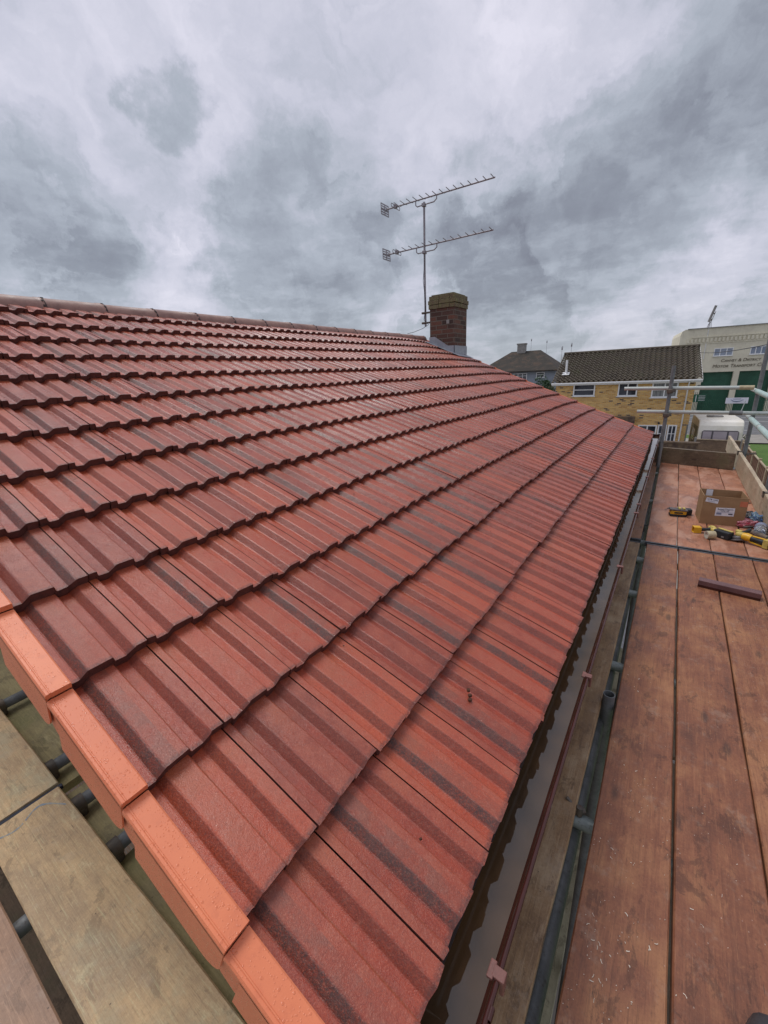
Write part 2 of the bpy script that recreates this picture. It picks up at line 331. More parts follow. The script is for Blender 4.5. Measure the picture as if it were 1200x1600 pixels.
def gglass():
    t = NT('garage_window_glass'); o = t.vec('Object', (1, 1, 1), True); a = t.noise(o, .8, 3, .5)
    return t.fin(t.mix(t.mr(a, .4, .6), (.16, .20, .28), (.24, .28, .35)), .08, None, 0, .8)
M['gglass'] = gglass()
def curt():
    t = NT('curtained_glass'); o = t.vec('Object', (9, 9, 1), True); a = t.noise(o, 2, 3, .5)
    return t.fin(t.mix(t.mr(a, .4, .6), (.13, .14, .14), (.22, .23, .23)), .12, None, 0, .7)
M['curtain'] = curt()
def water():
    t = NT('gutter_water'); o = t.vec('Object', (1, 1, 1)); a = t.noise(o, 14, 3, .5); b = t.noise(o, 3, 5, .6)
    col = t.mix(t.mr(b, .35, .65), (.085, .047, .022), (.060, .038, .022))
    return t.fin(col, .02, t.bump(a, .06, .004), 0, .5, 0, 0, 1.7)
M['water'] = water()
def bottle():
    t = NT('clear_bottle_plastic'); return t.fin((.80, .86, .95), .05, None, 0, .5, 0, .85, 1.3)
M['bottle'] = bottle()
def card():
    t = NT('brown_cardboard'); o = t.vec('Object', (1, 1, 1)); a = t.noise(o, 8, 5, .6); b = t.noise(t.vec('Object', (1, 1, 14)), 40, 3, .6)
    col = t.mix(t.mr(a, .35, .65), (.34, .205, .105), (.29, .17, .085)); col = t.mix(t.mr(b, .5, .7, 0, .2), col, (.22, .13, .07))
    return t.fin(col, .75, t.bump(b, .3, .0006))
M['card'] = card()
def brick(name, cols, mortar, bw=.225, bh=.075, ms=.01, msd=0, moss=None):
    t = NT(name); uv = t.n('ShaderNodeUVMap').outputs[0]
    b = t.n('ShaderNodeTexBrick', offset=.5); t.link(uv, b.inputs['Vector']); b.inputs['Scale'].default_value = 1
    b.inputs['Brick Width'].default_value = bw; b.inputs['Row Height'].default_value = bh; b.inputs['Mortar Size'].default_value = ms; b.inputs['Mortar Smooth'].default_value = .2
    b.inputs['Color1'].default_value = (0, 0, 0, 1); b.inputs['Color2'].default_value = (1, 1, 1, 1); b.inputs['Mortar'].default_value = (.5, .5, .5, 1)
    col = t.ramp(b.outputs['Color'], cols)
    o = t.vec('Object'); a = t.noise(o, 30, 5, .7); c = t.noise(o, 3, 5, .6)
    col = t.mix(t.mr(a, .4, .7, 0, .4), col, tuple(x * .6 for x in cols[1][1]))
    col = t.mix(b.outputs['Fac'], col, mortar)
    if moss: col = t.mix(t.mr(c, .48, .62, 0, .8), col, moss)
    h = t.math('SUBTRACT', t.math('MULTIPLY', a, .4), b.outputs['Fac'])
    return t.fin(col, .85, t.bump(h, .8, .006))
M['brickY'] = brick('yellow_stock_brick', [(0, (.09, .05, .035)), (.055, (.10, .055, .035)), (.075, (.50, .26, .06)), (.45, (.68, .40, .115)), (.8, (.76, .49, .16)), (1, (.60, .31, .08))], (.50, .41, .27))
M['brickR'] = brick('weathered_red_brick', [(0, (.042, .028, .024)), (.35, (.095, .046, .034)), (.7, (.15, .066, .045)), (1, (.065, .042, .036))], (.13, .11, .09), .225, .0745, .008)
M['brickH'] = brick('brown_house_brick', [(0, (.20, .12, .07)), (1, (.32, .2, .12)), (1, (.3, .2, .1))], (.25, .22, .18))
def capm():
    t = NT('mossy_chimney_brick'); o = t.vec(); a = t.noise(o, 14, 6, .7); b = t.noise(o, 90, 4, .7); z = t.noise(o, 5, 4)
    col = t.ramp(a, [(.3, (.11, .075, .055)), (.5, (.15, .125, .07)), (.68, (.19, .19, .085))]); col = t.mix(t.mr(b, .5, .7, 0, .5), col, (.06, .055, .035))
    return t.fin(col, .9, t.bump(t.math('ADD', a, b), .8, .008))
M['cap'] = capm()
def garage_wall():
    t = NT('stained_cream_render'); o = t.vec(); a = t.noise(o, .7, 6, .65); b = t.noise(t.vec('Object', (5, 5, .7)), 1.2, 6, .7); c = t.noise(o, 7, 5, .7)
    col = t.mix(t.mr(a, .35, .65), (.70, .66, .52), (.61, .57, .45)); col = t.mix(t.mr(b, .52, .70, 0, .4), col, (.40, .37, .29)); col = t.mix(t.mr(c, .6, .75, 0, .4), col, (.34, .31, .23))
    return t.fin(col, .85, t.bump(c, .4, .01))
M['garage'] = garage_wall()
def roofm(name, cs, speck):
    t = NT(name); o = t.vec(); a = t.noise(o, 1.3, 6, .65); b = t.noise(o, 9, 5, .75); v = t.voro(o, 4.5)
    col = t.ramp(a, [(.3, cs[0]), (.5, cs[1]), (.72, cs[2])]); col = t.mix(t.mr(b, .56, .70, 0, .8), col, speck)
    col = t.mix(t.mr(v.outputs['Distance'], .10, .05, 0, .7), col, (.38, .37, .30))
    return t.fin(col, .85, t.bump(b, .5, .01))
M['pantile'] = roofm('mossy_brown_pantile', ((.05, .04, .03), (.085, .068, .05), (.07, .066, .037)), (.19, .175, .11))
M['greyroof'] = roofm('dark_plain_tile', ((.022, .019, .016), (.036, .030, .023), (.085, .05, .033)), (.055, .048, .035))
def grassm():
    t = NT('grass'); o = t.vec(); a = t.noise(o, .8, 6, .7); b = t.noise(o, 12, 4, .7)
    col = t.ramp(t.math('ADD', t.math('MULTIPLY', a, .6), t.math('MULTIPLY', b, .4)), [(.35, (.05, .10, .018)), (.6, (.09, .165, .03))])
    return t.fin(col, .9, t.bump(b, .8, .03))
M['grass'] = grassm()
def leafm(name, a_, b_):
    t = NT(name); o = t.vec(); a = t.noise(o, 3, 4, .6)
    return t.fin(t.ramp(a, [(.35, a_), (.65, b_)]), .6)
M['leaf'] = leafm('dark_conifer_leaf', (.018, .045, .018), (.04, .085, .03))
M['leafo'] = leafm('olive_shrub_leaf', (.06, .075, .035), (.11, .115, .06))
M['bark'] = simple('bark', (.09, .065, .045), .9, .3, 8)

# ================================================================== mesh builder
class MB:
    def __init__(s): s.v = []; s.f = []; s.sm = []; s.mi = []
    def add(s, vs, fs, smooth=False, mi=0):
        b = len(s.v); s.v += [Vector(x) for x in vs]; s.f += [tuple(b + i for i in f) for f in fs]; s.sm += [smooth] * len(fs); s.mi += [mi] * len(fs); return s
    def box(s, c, d, rot=None, bev=0, mi=0):
        hx, hy, hh = d[0] / 2, d[1] / 2, d[2] / 2
        if bev > 0:
            bm = bmesh.new(); bmesh.ops.create_cube(bm, size=1)
            for v in bm.verts: v.co = Vector((v.co.x * d[0], v.co.y * d[1], v.co.z * d[2]))
            bmesh.ops.bevel(bm, geom=bm.edges[:], offset=min(bev, min(d) * .45), segments=2, affect='EDGES', profile=.5)
            vs = [v.co.copy() for v in bm.verts]; bm.verts.index_update(); fs = [tuple(v.index for v in f.verts) for f in bm.faces]; bm.free()
        else:
            vs = [Vector((x, y, z)) for x in (-hx, hx) for y in (-hy, hy) for z in (-hh, hh)]
            fs = [(0, 1, 3, 2), (4, 6, 7, 5), (0, 4, 5, 1), (2, 3, 7, 6), (0, 2, 6, 4), (1, 5, 7, 3)]
        m = Matrix.Translation(Vector(c)) @ (rot.to_4x4() if rot is not None else Matrix.Identity(4))
        return s.add([m @ v for v in vs], fs, False, mi)
    def tube(s, pts, r, seg=14, cap=True, smooth=True, inner=None, mi=0):
        pts = [Vector(p) for p in pts]; rs = r if isinstance(r, (list, tuple)) else [r] * len(pts)
        up = None; rings = []
        for i, p in enumerate(pts):
            d = (pts[min(i + 1, len(pts) - 1)] - pts[max(i - 1, 0)]).normalized()
            if up is None: up = d.orthogonal().normalized()
            up = (up - d * up.dot(d)).normalized(); side = d.cross(up)
            rings.append([p + (up * math.cos(a) + side * math.sin(a)) * rs[i] for a in [2 * math.pi * k / seg for k in range(seg)]])
        vs = [v for rg in rings for v in rg]; fs = []
        for i in range(len(pts) - 1):
            for k in range(seg): fs.append((i * seg + k, i * seg + (k + 1) % seg, (i + 1) * seg + (k + 1) % seg, (i + 1) * seg + k))
        s.add(vs, fs, smooth, mi)
        if inner:   # open pipe: annulus and a bore at both ends
            for end, (p, q) in enumerate(((pts[0], pts[1]), (pts[-1], pts[-2]))):
                d = (q - p).normalized(); rg = rings[0] if end == 0 else rings[-1]; k_ = inner / rs[0]
                inn = [p + (v - p) * k_ for v in rg]; deep = [v + d * min(.25, (q - p).length) for v in inn]
                vs = rg + inn + deep; n = seg; fs = []
                for k in range(n):
                    k2 = (k + 1) % n; fs += [(k, k2, n + k2, n + k), (n + k, n + k2, 2 * n + k2, 2 * n + k)]
                fs.append(tuple(range(2 * n, 3 * n))); s.add(vs, fs, False, mi)
        elif cap:
            s.add(rings[0], [tuple(range(seg))[::-1]], False, mi); s.add(rings[-1], [tuple(range(seg))], False, mi)
        return s
    def lathe(s, c, prof, seg=18, axis=Vector((0, 0, 1)), mi=0):
        q = axis.normalized().to_track_quat('Z', 'Y'); vs = []; fs = []
        for r, z in prof:
            for k in range(seg):
                a = 2 * math.pi * k / seg; vs.append(Vector(c) + q @ Vector((r * math.cos(a), r * math.sin(a), z)))
        for i in range(len(prof) - 1):
            for k in range(seg): fs.append((i * seg + k, i * seg + (k + 1) % seg, (i + 1) * seg + (k + 1) % seg, (i + 1) * seg + k))
        return s.add(vs, fs, True, mi)
    def prism(s, poly, vec, mi=0):
        n = len(poly); a = [Vector(p) for p in poly]; b = [p + Vector(vec) for p in a]
        fs = [tuple(range(n))[::-1], tuple(range(n, 2 * n))] + [(i, (i + 1) % n, n + (i + 1) % n, n + i) for i in range(n)]
        return s.add(a + b, fs, False, mi)
    def xf(s, m): s.v = [m @ v for v in s.v]; return s
def boxuv(me):
    uv = me.uv_layers.new(name='UVMap')
    for p in me.polygons:
        n = p.normal
        for li in p.loop_indices:
            c = me.vertices[me.loops[li].vertex_index].co
            if abs(n.z) > .7: uv.data[li].uv = (c.x, c.y)
            elif abs(n.x) > abs(n.y): uv.data[li].uv = (c.y, c.z)
            else: uv.data[li].uv = (c.x, c.z)
def link(name, mb, mats, parent=None, uv=True):
    me = bpy.data.meshes.new(name); me.from_pydata([tuple(v) for v in mb.v], [], mb.f)
    me.polygons.foreach_set('use_smooth', mb.sm); me.polygons.foreach_set('material_index', mb.mi)
    if not isinstance(mats, (list, tuple)): mats = [mats]
    for m in mats: me.materials.append(m)
    me.update()
    if uv: boxuv(me)
    o = bpy.data.objects.new(name, me); COL.objects.link(o)
    if parent: o.parent = parent
    return o
def tag(o, label=None, cat=None, group=None, kind=None):
    for k, v in (('label', label), ('category', cat), ('group', group), ('kind', kind)):
        if v: o[k] = v
    return o
def thing(name, label, cat, loc=(0, 0, 0), rotz=0, group=None, rot=None):
    o = bpy.data.objects.new(name, None); COL.objects.link(o); o.location = loc
    o.rotation_euler = rot if rot else (0, 0, rotz); o.empty_display_size = .1
    return tag(o, label, cat, group)
def struct(name, mb, m): return tag(link(name, mb, m), kind='structure')
def text_mesh(name, body, size, mat, parent, loc, rot, ext=.002, smallcaps=False, align='CENTER', shear=0):
    c = bpy.data.curves.new(name, 'FONT'); c.body = body; c.size = size; c.extrude = ext; c.align_x = align; c.align_y = 'CENTER'; c.shear = shear
    if smallcaps:
        c.small_caps_scale = .75
        for i, ch in enumerate(body):
            if ch.islower(): c.body_format[i].use_small_caps = True
    t = bpy.data.objects.new('tmp', c); COL.objects.link(t); bpy.context.view_layer.update()
    me = bpy.data.meshes.new_from_object(t.evaluated_get(bpy.context.evaluated_depsgraph_get())); COL.objects.unlink(t); bpy.data.objects.remove(t)
    me.name = name; me.materials.clear(); me.materials.append(mat)
    o = bpy.data.objects.new(name, me); COL.objects.link(o); o.parent = parent; o.location = loc; o.rotation_euler = rot
    return o

# ================================================================== setting
b = MB(); S = 3000
b.add([(-S, -S, 0), (S, -S, 0), (S, S, 0), (-S, S, 0)], [(0, 1, 2, 3)]); struct('ground', b, M['pave'])
def sheet(name, poly, z, m):
    b = MB(); b.add([(x, y, z) for x, y in poly], [tuple(range(len(poly)))]); return struct(name, b, m)
sheet('back_garden_ground', [(-9, -4), (3.1, -4), (3.1, 27.5), (-9, 24)], .004, M['pave'])
sheet('lawn', [(3.1, -6), (22, -6), (26, 50), (9, 40.5), (3.1, 38.3)], .012, M['grass'])
RD = Vector((.985, .17)).normalized(); RN = Vector((-RD.y, RD.x))
def rd(u, v): p = Vector((3.2, 42.6)) + RD * u + RN * v; return (p.x, p.y)
sheet('pavement', [rd(-60, -4.2), rd(60, -4.2), rd(60, 0), rd(-60, 0)], .10, M['pave'])
sheet('road', [rd(-80, .12), rd(80, .12), rd(80, 16.5), rd(-80, 16.5)], .02, M['asphalt'])
b = MB(); p0, p1 = rd(-60, .06), rd(60, .06); b.box(((p0[0] + p1[0]) / 2, (p0[1] + p1[1]) / 2, .06), (120, .12, .12), Matrix.Rotation(math.atan2(RD.y, RD.x), 3, 'Z')); struct('kerb', b, M['conc'])
b = MB()
for v in (3.1, 9.6, 13.3):
    for i in range(-6, 12):
        u = i * 5.0; q = [rd(u, v), rd(u + (3.0 if v < 9 or v > 12 else 5), v), rd(u + (3.0 if v < 9 or v > 12 else 5), v + .16), rd(u, v + .16)]
        b.add([(x, y, .026) for x, y in q], [(0, 1, 2, 3)])
struct('road_marking', b, M['linepaint'])
sheet('verge_grass', [rd(-30, -2.3), rd(-1.2, -2.3), rd(-1.2, -.4), rd(-30, -.4)], .107, M['grass'])
b = MB(); random.seed(3)
for i in range(120):
    a0 = R(40 + i * 1.1); rr = 900; hgt = 5 + 9 * (mnoise.noise(Vector((i * .13, 0, 0))) + .6)
    x, y = rr * math.cos(a0), rr * math.sin(a0); a1 = R(40 + (i + 1) * 1.1); hg2 = 5 + 9 * (mnoise.noise(Vector(((i + 1) * .13, 0, 0))) + .6)
    x2, y2 = rr * math.cos(a1), rr * math.sin(a1)
    b.add([(x, y, 0), (x2, y2, 0), (x2 * 1.05, y2 * 1.05, hg2), (x * 1.05, y * 1.05, hgt)], [(0, 1, 2, 3)])
struct('hills', b, M['far'])

# ================================================================== the tiled house (subject)
TH = R(22.744); H = 1.026
NR = Vector((math.sin(TH), 0, math.cos(TH))); DS = Vector((math.cos(TH), 0, -math.sin(TH)))
HL = Vector((-4.25, 4.0, 0))
house = thing('tiled_house', 'house with freshly laid red concrete roof tiles, orange dry verge and brown gutter', 'house', HL)
def droop(y):
    f = min(max((y - 6.4) / 1.4, 0), 1); return .012 - .045 * f * f - .012 * (1 - min(max((y - 4) / 2.4, 0), 1))
def RP(s, y, n=0.): return Vector((0, y, CZ)) - NR * (H - n - droop(y)) + DS * s - HL
def W(x, y, z): return Vector((x, y, CZ + z)) - HL
G, WT, S0, Y0, YN, YF = .3122, .2143, .203, .1906, .2233, 7.79
PROF = [(0, 1.0), (.085, 1.0), (.098, .93), (.113, .08), (.125, 0), (.235, 0), (.252, .08), (.335, .9), (.355, 1.0),
        (.585, 1.0), (.598, .93), (.613, .08), (.625, 0), (.735, 0), (.752, .08), (.835, .9), (.855, 1.0), (.984, 1.0)]
verts = []; faces = []; uvs = []; mids = []; trs = []; tgs = []; tbs = []
rnd = random.Random(11)
NC = int((YF - Y0) / WT) + 1
for k in range(-1, 13):
    s1 = S0 - (k + 1) * G; s0 = s1 - G - .02
    if k == 12: s0 = s1 - .22
    nose = .6 if k == -1 else 1.0
    for j in range(NC):
        y0 = Y0 + j * WT; tr, tg, tb = rnd.random(), rnd.random(), rnd.random()
        dn = rnd.uniform(-.0026, .0026); ds = rnd.uniform(-.0045, .0045); sk_ = rnd.uniform(-.0022, .0022)
        PH = .0185; b0 = len(verts); secs = [(0, s0, -.0185), (.5, (s0 + s1) / 2, .0005), (1.0, s1, .0150)]
        wv = .004 * mnoise.noise(Vector((j * .21, k * 1.7, 0)))
        np_ = len(PROF)
        for (vv, s, n) in secs:
            for (u, h) in PROF:
                y = y0 + u * WT
                if y < YN - .03: y = YN - .03
                if y > YF: y = YF
                sj = (ds + sk_ * (u - .5) * 2 + wv) * vv + (rnd.uniform(-.0019, .0019) if vv == 1 else 0)
                verts.append(RP(s + sj, y, n + h * PH + dn * vv + (rnd.uniform(-.0004, .0004) if vv == 1 else 0)))
        for q in range(2):
            for i in range(np_ - 1):
                a = b0 + q * np_ + i; faces.append((a, a + np_, a + np_ + 1, a + 1)); mids.append(0)
                u0, u1 = PROF[i][0], PROF[i + 1][0]; v0, v1 = secs[q][0], secs[q + 1][0]
                uvs += [(u0, v0), (u0, v1), (u1, v1), (u1, v0)]
        # nose of the tile
        c0 = len(verts)
        for i, (u, h) in enumerate(PROF):
            p = verts[b0 + 2 * np_ + i]; verts.append(p + NR * nose * (-.0310 + rnd.uniform(-.004, .003)) - DS * rnd.uniform(.001, .005))
        for i in range(np_ - 1):
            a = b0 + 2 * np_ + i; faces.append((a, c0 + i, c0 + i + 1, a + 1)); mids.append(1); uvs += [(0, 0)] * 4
        # under side back to the batten, so that the overhang has depth
        d0 = len(verts)
        for i in range(np_): verts.append(verts[c0 + i] - DS * .07 - NR * .002)
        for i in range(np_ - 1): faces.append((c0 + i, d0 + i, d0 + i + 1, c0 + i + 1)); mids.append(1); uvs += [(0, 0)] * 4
        # side cheeks at the joint
        for i in (0, np_ - 1):
            a, c = b0 + np_ + i, b0 + 2 * np_ + i; e0 = len(verts); verts += [verts[a] - NR * .015, verts[c] - NR * .02]
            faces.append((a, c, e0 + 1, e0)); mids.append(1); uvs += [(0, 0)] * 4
        nf = 2 * (np_ - 1) + 2 * (np_ - 1) + 2
        trs += [tr] * nf; tgs += [tg] * nf; tbs += [tb] * nf
me = bpy.data.meshes.new('roof_tiling'); me.from_pydata([tuple(v) for v in verts], [], faces)
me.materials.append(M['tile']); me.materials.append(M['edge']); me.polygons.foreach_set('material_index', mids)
ul = me.uv_layers.new(name='UVMap'); ul.data.foreach_set('uv', [c for q in uvs for c in q])
for nm, arr in (('tr', trs), ('tg', tgs), ('tb', tbs)):
    at = me.attributes.new(nm, 'FLOAT', 'FACE'); at.data.foreach_set('value', arr)
me.update(); o = bpy.data.objects.new('roof_tiling', me); COL.objects.link(o); o.parent = house
# sarking under the tiles (dark), far slope, walls
b = MB(); b.add([RP(S0 - .03, YN, -.03), RP(S0 - .03, YF - .02, -.03), RP(-4.18, YF - .02, -.03), RP(-4.18, YN, -.03)], [(0, 1, 2, 3)])
XR, ZR = -4.25, .648
b.prism([W(XR, YN - .02, ZR - .02), W(XR, YF, ZR - .02), W(XR - 4.1, YF, ZR - 1.74), W(XR - 4.1, YN - .02, ZR - 1.74)], (0, 0, -.03))
link('roof_underlay', b, M['felt'], house)
b = MB()
g = [(-.42, -1.14), (-.42, -CZ), (-8.1, -CZ), (-8.1, -1.14), (XR, ZR - .12)]
b.prism([W(x, .46, z) for x, z in g], (0, 7.2, 0)); link('wall', b, M['brickH'], house)
b = MB(); b.box(W(-.262, 4.05, -1.15), (.022, 7.2, .19)); link('fascia', b, M['plasbrown'], house)
b = MB(); b.box(W(-.36, 4.05, -1.236), (.17, 7.2, .012)); link('soffit', b, M['plasbrown'], house)
b = MB(); b.add([W(-.225, .40, -1.018), W(-.225, 7.7, -1.018), W(-.210, 7.7, -1.050), W(-.210, .40, -1.050), W(-.213, 7.7, -1.066), W(-.213, .4, -1.066)], [(0, 1, 2, 3), (3, 2, 4, 5)])
link('eaves_felt', b, M['felt'], house)
# barge board under near verge
b = MB(); b.prism([RP(.12, .245, -.02), RP(-4.1, .245, -.02), RP(-4.1, .245, -.17), RP(.12, .245, -.17)], (0, .02, 0)); link('barge_board', b, M['dark'], house)
# gutter
GX, GZ, GR = -.181, -1.062, .055
b = MB(); prof = []
for i in range(15):
    a = math.pi + math.pi * i / 14; prof.append((GX + GR * math.cos(a), GZ + GR * math.sin(a)))
prof += [(GX + GR + .003, GZ + .006), (GX + GR + .009, GZ + .006), (GX + GR + .010, GZ - .003), (GX + GR + .003, GZ - .006)]
prof += [(GX + (GR + .0035) * math.cos(a), GZ + (GR + .0035) * math.sin(a)) for a in [2 * math.pi - math.pi * i / 14 for i in range(15)]]
def gut(y0, y1, grow=0., nm='gutter'):
    b = MB(); pr = [(GX + (x - GX) * (1 + grow), GZ + (z - GZ) * (1 + grow)) for x, z in prof]; n = len(pr); seg = max(1, int((y1 - y0) / .5))
    vs = [W(x, y0 + (y1 - y0) * q / seg, z) for q in range(seg + 1) for x, z in pr]
    b.add(vs, [(q * n + i, q * n + (i + 1) % n, (q + 1) * n + (i + 1) % n, (q + 1) * n + i) for q in range(seg) for i in range(n)], True)
    return b
gutter = link('gutter', gut(.335, 7.8), M['plasbrown'], house)
b = gut(.405, .425, .07); link('union_strap', b, M['plasbrown'], gutter)
b = MB(); pe = [(GX + (GR + .004) * math.cos(math.pi + math.pi * i / 14), GZ + (GR + .004) * math.sin(math.pi + math.pi * i / 14)) for i in range(15)]
b.prism([W(x, .330, z) for x, z in pe], (0, .006, 0)); link('stop_end', b, M['plasbrown'], gutter)
b = MB(); b.prism([W(x, 7.80, z) for x, z in pe], (0, .006, 0)); link('stop_end', b, M['plasbrown'], gutter)
b = MB(); zw = -1.095; hw = math.sqrt(GR ** 2 - (zw - GZ) ** 2) - .0005
b.add([W(GX - hw, .337, zw), W(GX + hw, .337, zw), W(GX + hw, 7.79, zw), W(GX - hw, 7.79, zw)], [(0, 1, 2, 3)]); link('water', b, M['water'], gutter)
for y in (.47, 1.40, 2.42, 3.46, 3.70, 4.7, 5.7, 6.7):
    b = MB(); b.box(W(GX + GR + .006, y, GZ + .004), (.024, .020, .012), bev=.002); b.box(W(GX + GR + .014, y, GZ - .016), (.008, .018, .035), bev=.002)
    b.box(W(GX + GR - .008, y, GZ + .006), (.012, .030, .007), bev=.002)
    link('gutter_clip', b, M['plasclip'], gutter)
# dry verge caps, near and far
def verge(k, near=True):
    b = MB(); s1 = S0 - k * G + .006; s0 = s1 - G - .028
    if near: yi, yo, sg = YN + .001, .173, -1
    else: yi, yo, sg = YF - .05, YF + .012, 1
    nU, nL = .012, .033 if near else .026; rot = .0
    def P(s, y, n): return RP(s, y, n + (nU + (nL - nU) * (s - s0) / (s1 - s0)))
    t = .0035; e = sg * .004
    # top plate with a small raised rib near the outer edge; inner lip down to the tile
    sec = [(yi, -.020), (yi, -.002), (yi + sg * .003, 0), (yo - sg * .012, 0), (yo - sg * .011, .0014), (yo - sg * .009, .0014), (yo - sg * .008, 0), (yo - sg * .003, 0), (yo, -.004), (yo, -.016)]
    n = len(sec); vs = [P(s, y, q) for s in (s0 + .03, s1) for y, q in sec] + [P(s1, y, q - .017) for y, q in sec]
    fs = [(i, i + 1, n + i + 1, n + i) for i in range(n - 1)] + [(n + i, n + i + 1, 2 * n + i + 1, 2 * n + i) for i in range(1, n - 1)]
    b.add(vs, fs)
    # skirt with rounded lower end
    dp = .142 if near else .10; rr = .052; poly = [(s0 + .072, -.012), (s1, -.012)]
    poly += [(s1 - rr + rr * math.cos(a), -dp + rr + rr * math.sin(a) * 1.0) for a in [0, -.25, -.5, -.8, -1.1, -1.35, -1.57]]
    poly += [(s0 + .072, -dp)]
    b.prism([P(s, yo, q) for s, q in poly], (0, -sg * t, 0))
    # set-back tongue at the upper end, tucked under the cap above
    poly = [(s0, -.016), (s0 + .044, -.016), (s0 + .050, -.008), (s0 + .074, -.008), (s0 + .074, -dp + .006), (s0 + .03, -dp + .012), (s0, -dp + .030)]
    b.prism([P(s, yo - sg * .008, q) for s, q in poly], (0, -sg * t, 0))
    b.add([P(s, y, -.016) for s in (s0, s0 + .035) for y in (yi, yo - sg * .009)], [(0, 1, 3, 2)])
    o = link('verge_cap', b, M['verge'], house); return o
for k in range(0, 14): verge(k)
for k in range(0, 14): verge(k, False)
# ridge tiles
for i in range(18):
    y0 = YN - .06 + i * .435; y1 = y0 + .43
    if y1 > 7.8: break
    b = MB(); rr = .098; n = 13; vs = []; zz = rnd.uniform(-.003, .003)
    for y, gsz in ((y0, 0), (y1 - .045, .002), (y1 - .043, .005), (y1, .005)):
        for q in range(n):
            a = R(-8) + R(196) * q / (n - 1); vs.append(W(-4.205 + (rr + gsz) * math.cos(a), y, .600 + zz + (rr + gsz) * math.sin(a)))
    b.add(vs, [(r_ * n + q, r_ * n + q + 1, (r_ + 1) * n + q + 1, (r_ + 1) * n + q) for r_ in range(3) for q in range(n - 1)], True)
    vs = [W(-4.205 + rf_ * math.cos(R(-8) + R(196) * q / (n - 1)), y1, .600 + rf_ * math.sin(R(-8) + R(196) * q / (n - 1))) for rf_ in (rr + .005, rr - .014) for q in range(n)]
    b.add(vs, [(q, q + 1, n + q + 1, n + q) for q in range(n - 1)])
    rt = link('ridge_tile', b, M['ridge'], house)
    b = MB()   # dark union gasket with a small metal clip on top
    for y, w_ in ((y1 + .0025, .006),):
        vs = []
        for yy in (y - w_ / 2, y + w_ / 2):
            for q in range(n):
                a = R(-8) + R(196) * q / (n - 1); vs.append(W(-4.205 + (rr + .007) * math.cos(a), yy, .600 + (rr + .007) * math.sin(a)))
        b.add(vs, [(q, q + 1, n + q + 1, n + q) for q in range(n - 1)])
    for q in range(3):
        a = R(20 + q * 22 + rnd.uniform(-3, 3)); c_ = W(-4.205 + (rr + .006) * math.cos(a), y1 - .004 + rnd.uniform(-.008, .009), .600 + (rr + .006) * math.sin(a))
        b.box(c_, (.014, rnd.uniform(.008, .018), .006), Matrix.Rotation(-a + R(90), 3, 'Y'))
    link('ridge_union', b, M['felt'], rt)
# debris crumbs on the tiles
for (x, y, z, s_) in ((-.814, 1.934, -.771, .010), (-.396, .959, -.946, .012)):
    pass
# chimney
chim = bpy.data.objects.new('chimney', None); COL.objects.link(chim); chim.parent = house; chim.location = W(-3.64, 7.53, 0)
CX0, CX1, CY0, CY1 = -3.88, -3.40, 7.27, 7.80
def CL(x, y, z): return Vector((x + 3.64, y - 7.53, z))
b = MB(); b.prism([CL(CX0, CY0, -.2), CL(CX1, CY0, -.2), CL(CX1, CY1, -.2), CL(CX0, CY1, -.2)], (0, 0, 1.29)); link('stack', b, M['brickR'], chim)
b = MB(); cr_ = random.Random(5)
def course(z, h, ex, step):
    x0, x1, y0, y1 = CX0 - ex, CX1 + ex, CY0 - ex, CY1 + ex
    for (p, q) in (((x0, y0), (x1, y0)), ((x1, y0), (x1, y1)), ((x1, y1), (x0, y1)), ((x0, y1), (x0, y0))):
        Lg = math.dist(p, q); n = max(1, round((Lg - .10) / step)); ang = math.atan2(q[1] - p[1], q[0] - p[0]); dr = Vector((math.cos(ang), math.sin(ang))); nr = Vector((-dr.y, dr.x))
        for i in range(n):
            m = (i + .5) / n * (Lg - .10); c = Vector(p) + dr * m + nr * .051
            b.box(CL(c.x, c.y, z + h / 2 + cr_.uniform(-.002, .002)), ((Lg - .10) / n - .007, .10 + cr_.uniform(-.008, .006), h - .006), Matrix.Rotation(ang + cr_.uniform(-.008, .008), 3, 'Z'), bev=.004)
    b.box(CL((x0 + x1) / 2, (y0 + y1) / 2, z + h / 2), (x1 - x0 - .10, y1 - y0 - .10, h - .012))
course(1.09, .072, .020, .21); course(1.162, .072, .028, .21); course(1.234, .072, .012, .21)
b.box(CL(-3.64, 7.535, 1.315), (.44, .49, .02), bev=.008)
link('chimney_cap', b, M['cap'], chim)
# lead flashing
def zroof(x): return -(H + math.sin(TH) * x) / math.cos(TH)
b = MB()
xs = [CX0 + (CX1 - CX0) * i / 4 for i in range(5)]; poly = [(x, zroof(x) + .010) for x in (CX0 - .01, CX1 + .012)]
top = [(CX1 + .012, zroof(CX1) + .15), (CX1 - .12, zroof(CX1) + .155), (CX0 + .10, zroof(CX0) + .12), (CX0 - .01, zroof(CX0) + .12)]
b.prism([CL(x, CY0 - .012, z) for x, z in poly + top], (0, .008, 0))
b.prism([CL(CX1 + .012, CY0 - .012, zroof(CX1) + .0), CL(CX1 + .012, CY1 + .01, zroof(CX1)), CL(CX1 + .012, CY1 + .01, zroof(CX1) + .15), CL(CX1 + .012, CY0 - .012, zroof(CX1) + .15)], (-.008, 0, 0))
def TL(s, y, n): v = RP(s, y, n) + HL - Vector((0, 0, CZ)); return CL(v.x, v.y, v.z)
sb = (CX1 + .3966) / math.cos(TH); st_ = (CX0 + .3966) / math.cos(TH)
b.prism([TL(st_ - .05, CY0 - .13, .028), TL(sb + .16, CY0 - .13, .028), TL(sb + .16, CY1 + .01, .028), TL(sb, CY1 + .01, .028), TL(sb, CY0 - .012, .028), TL(st_ - .05, CY0 - .012, .028)], NR * .004)
link('flashing', b, M['lead'], chim)
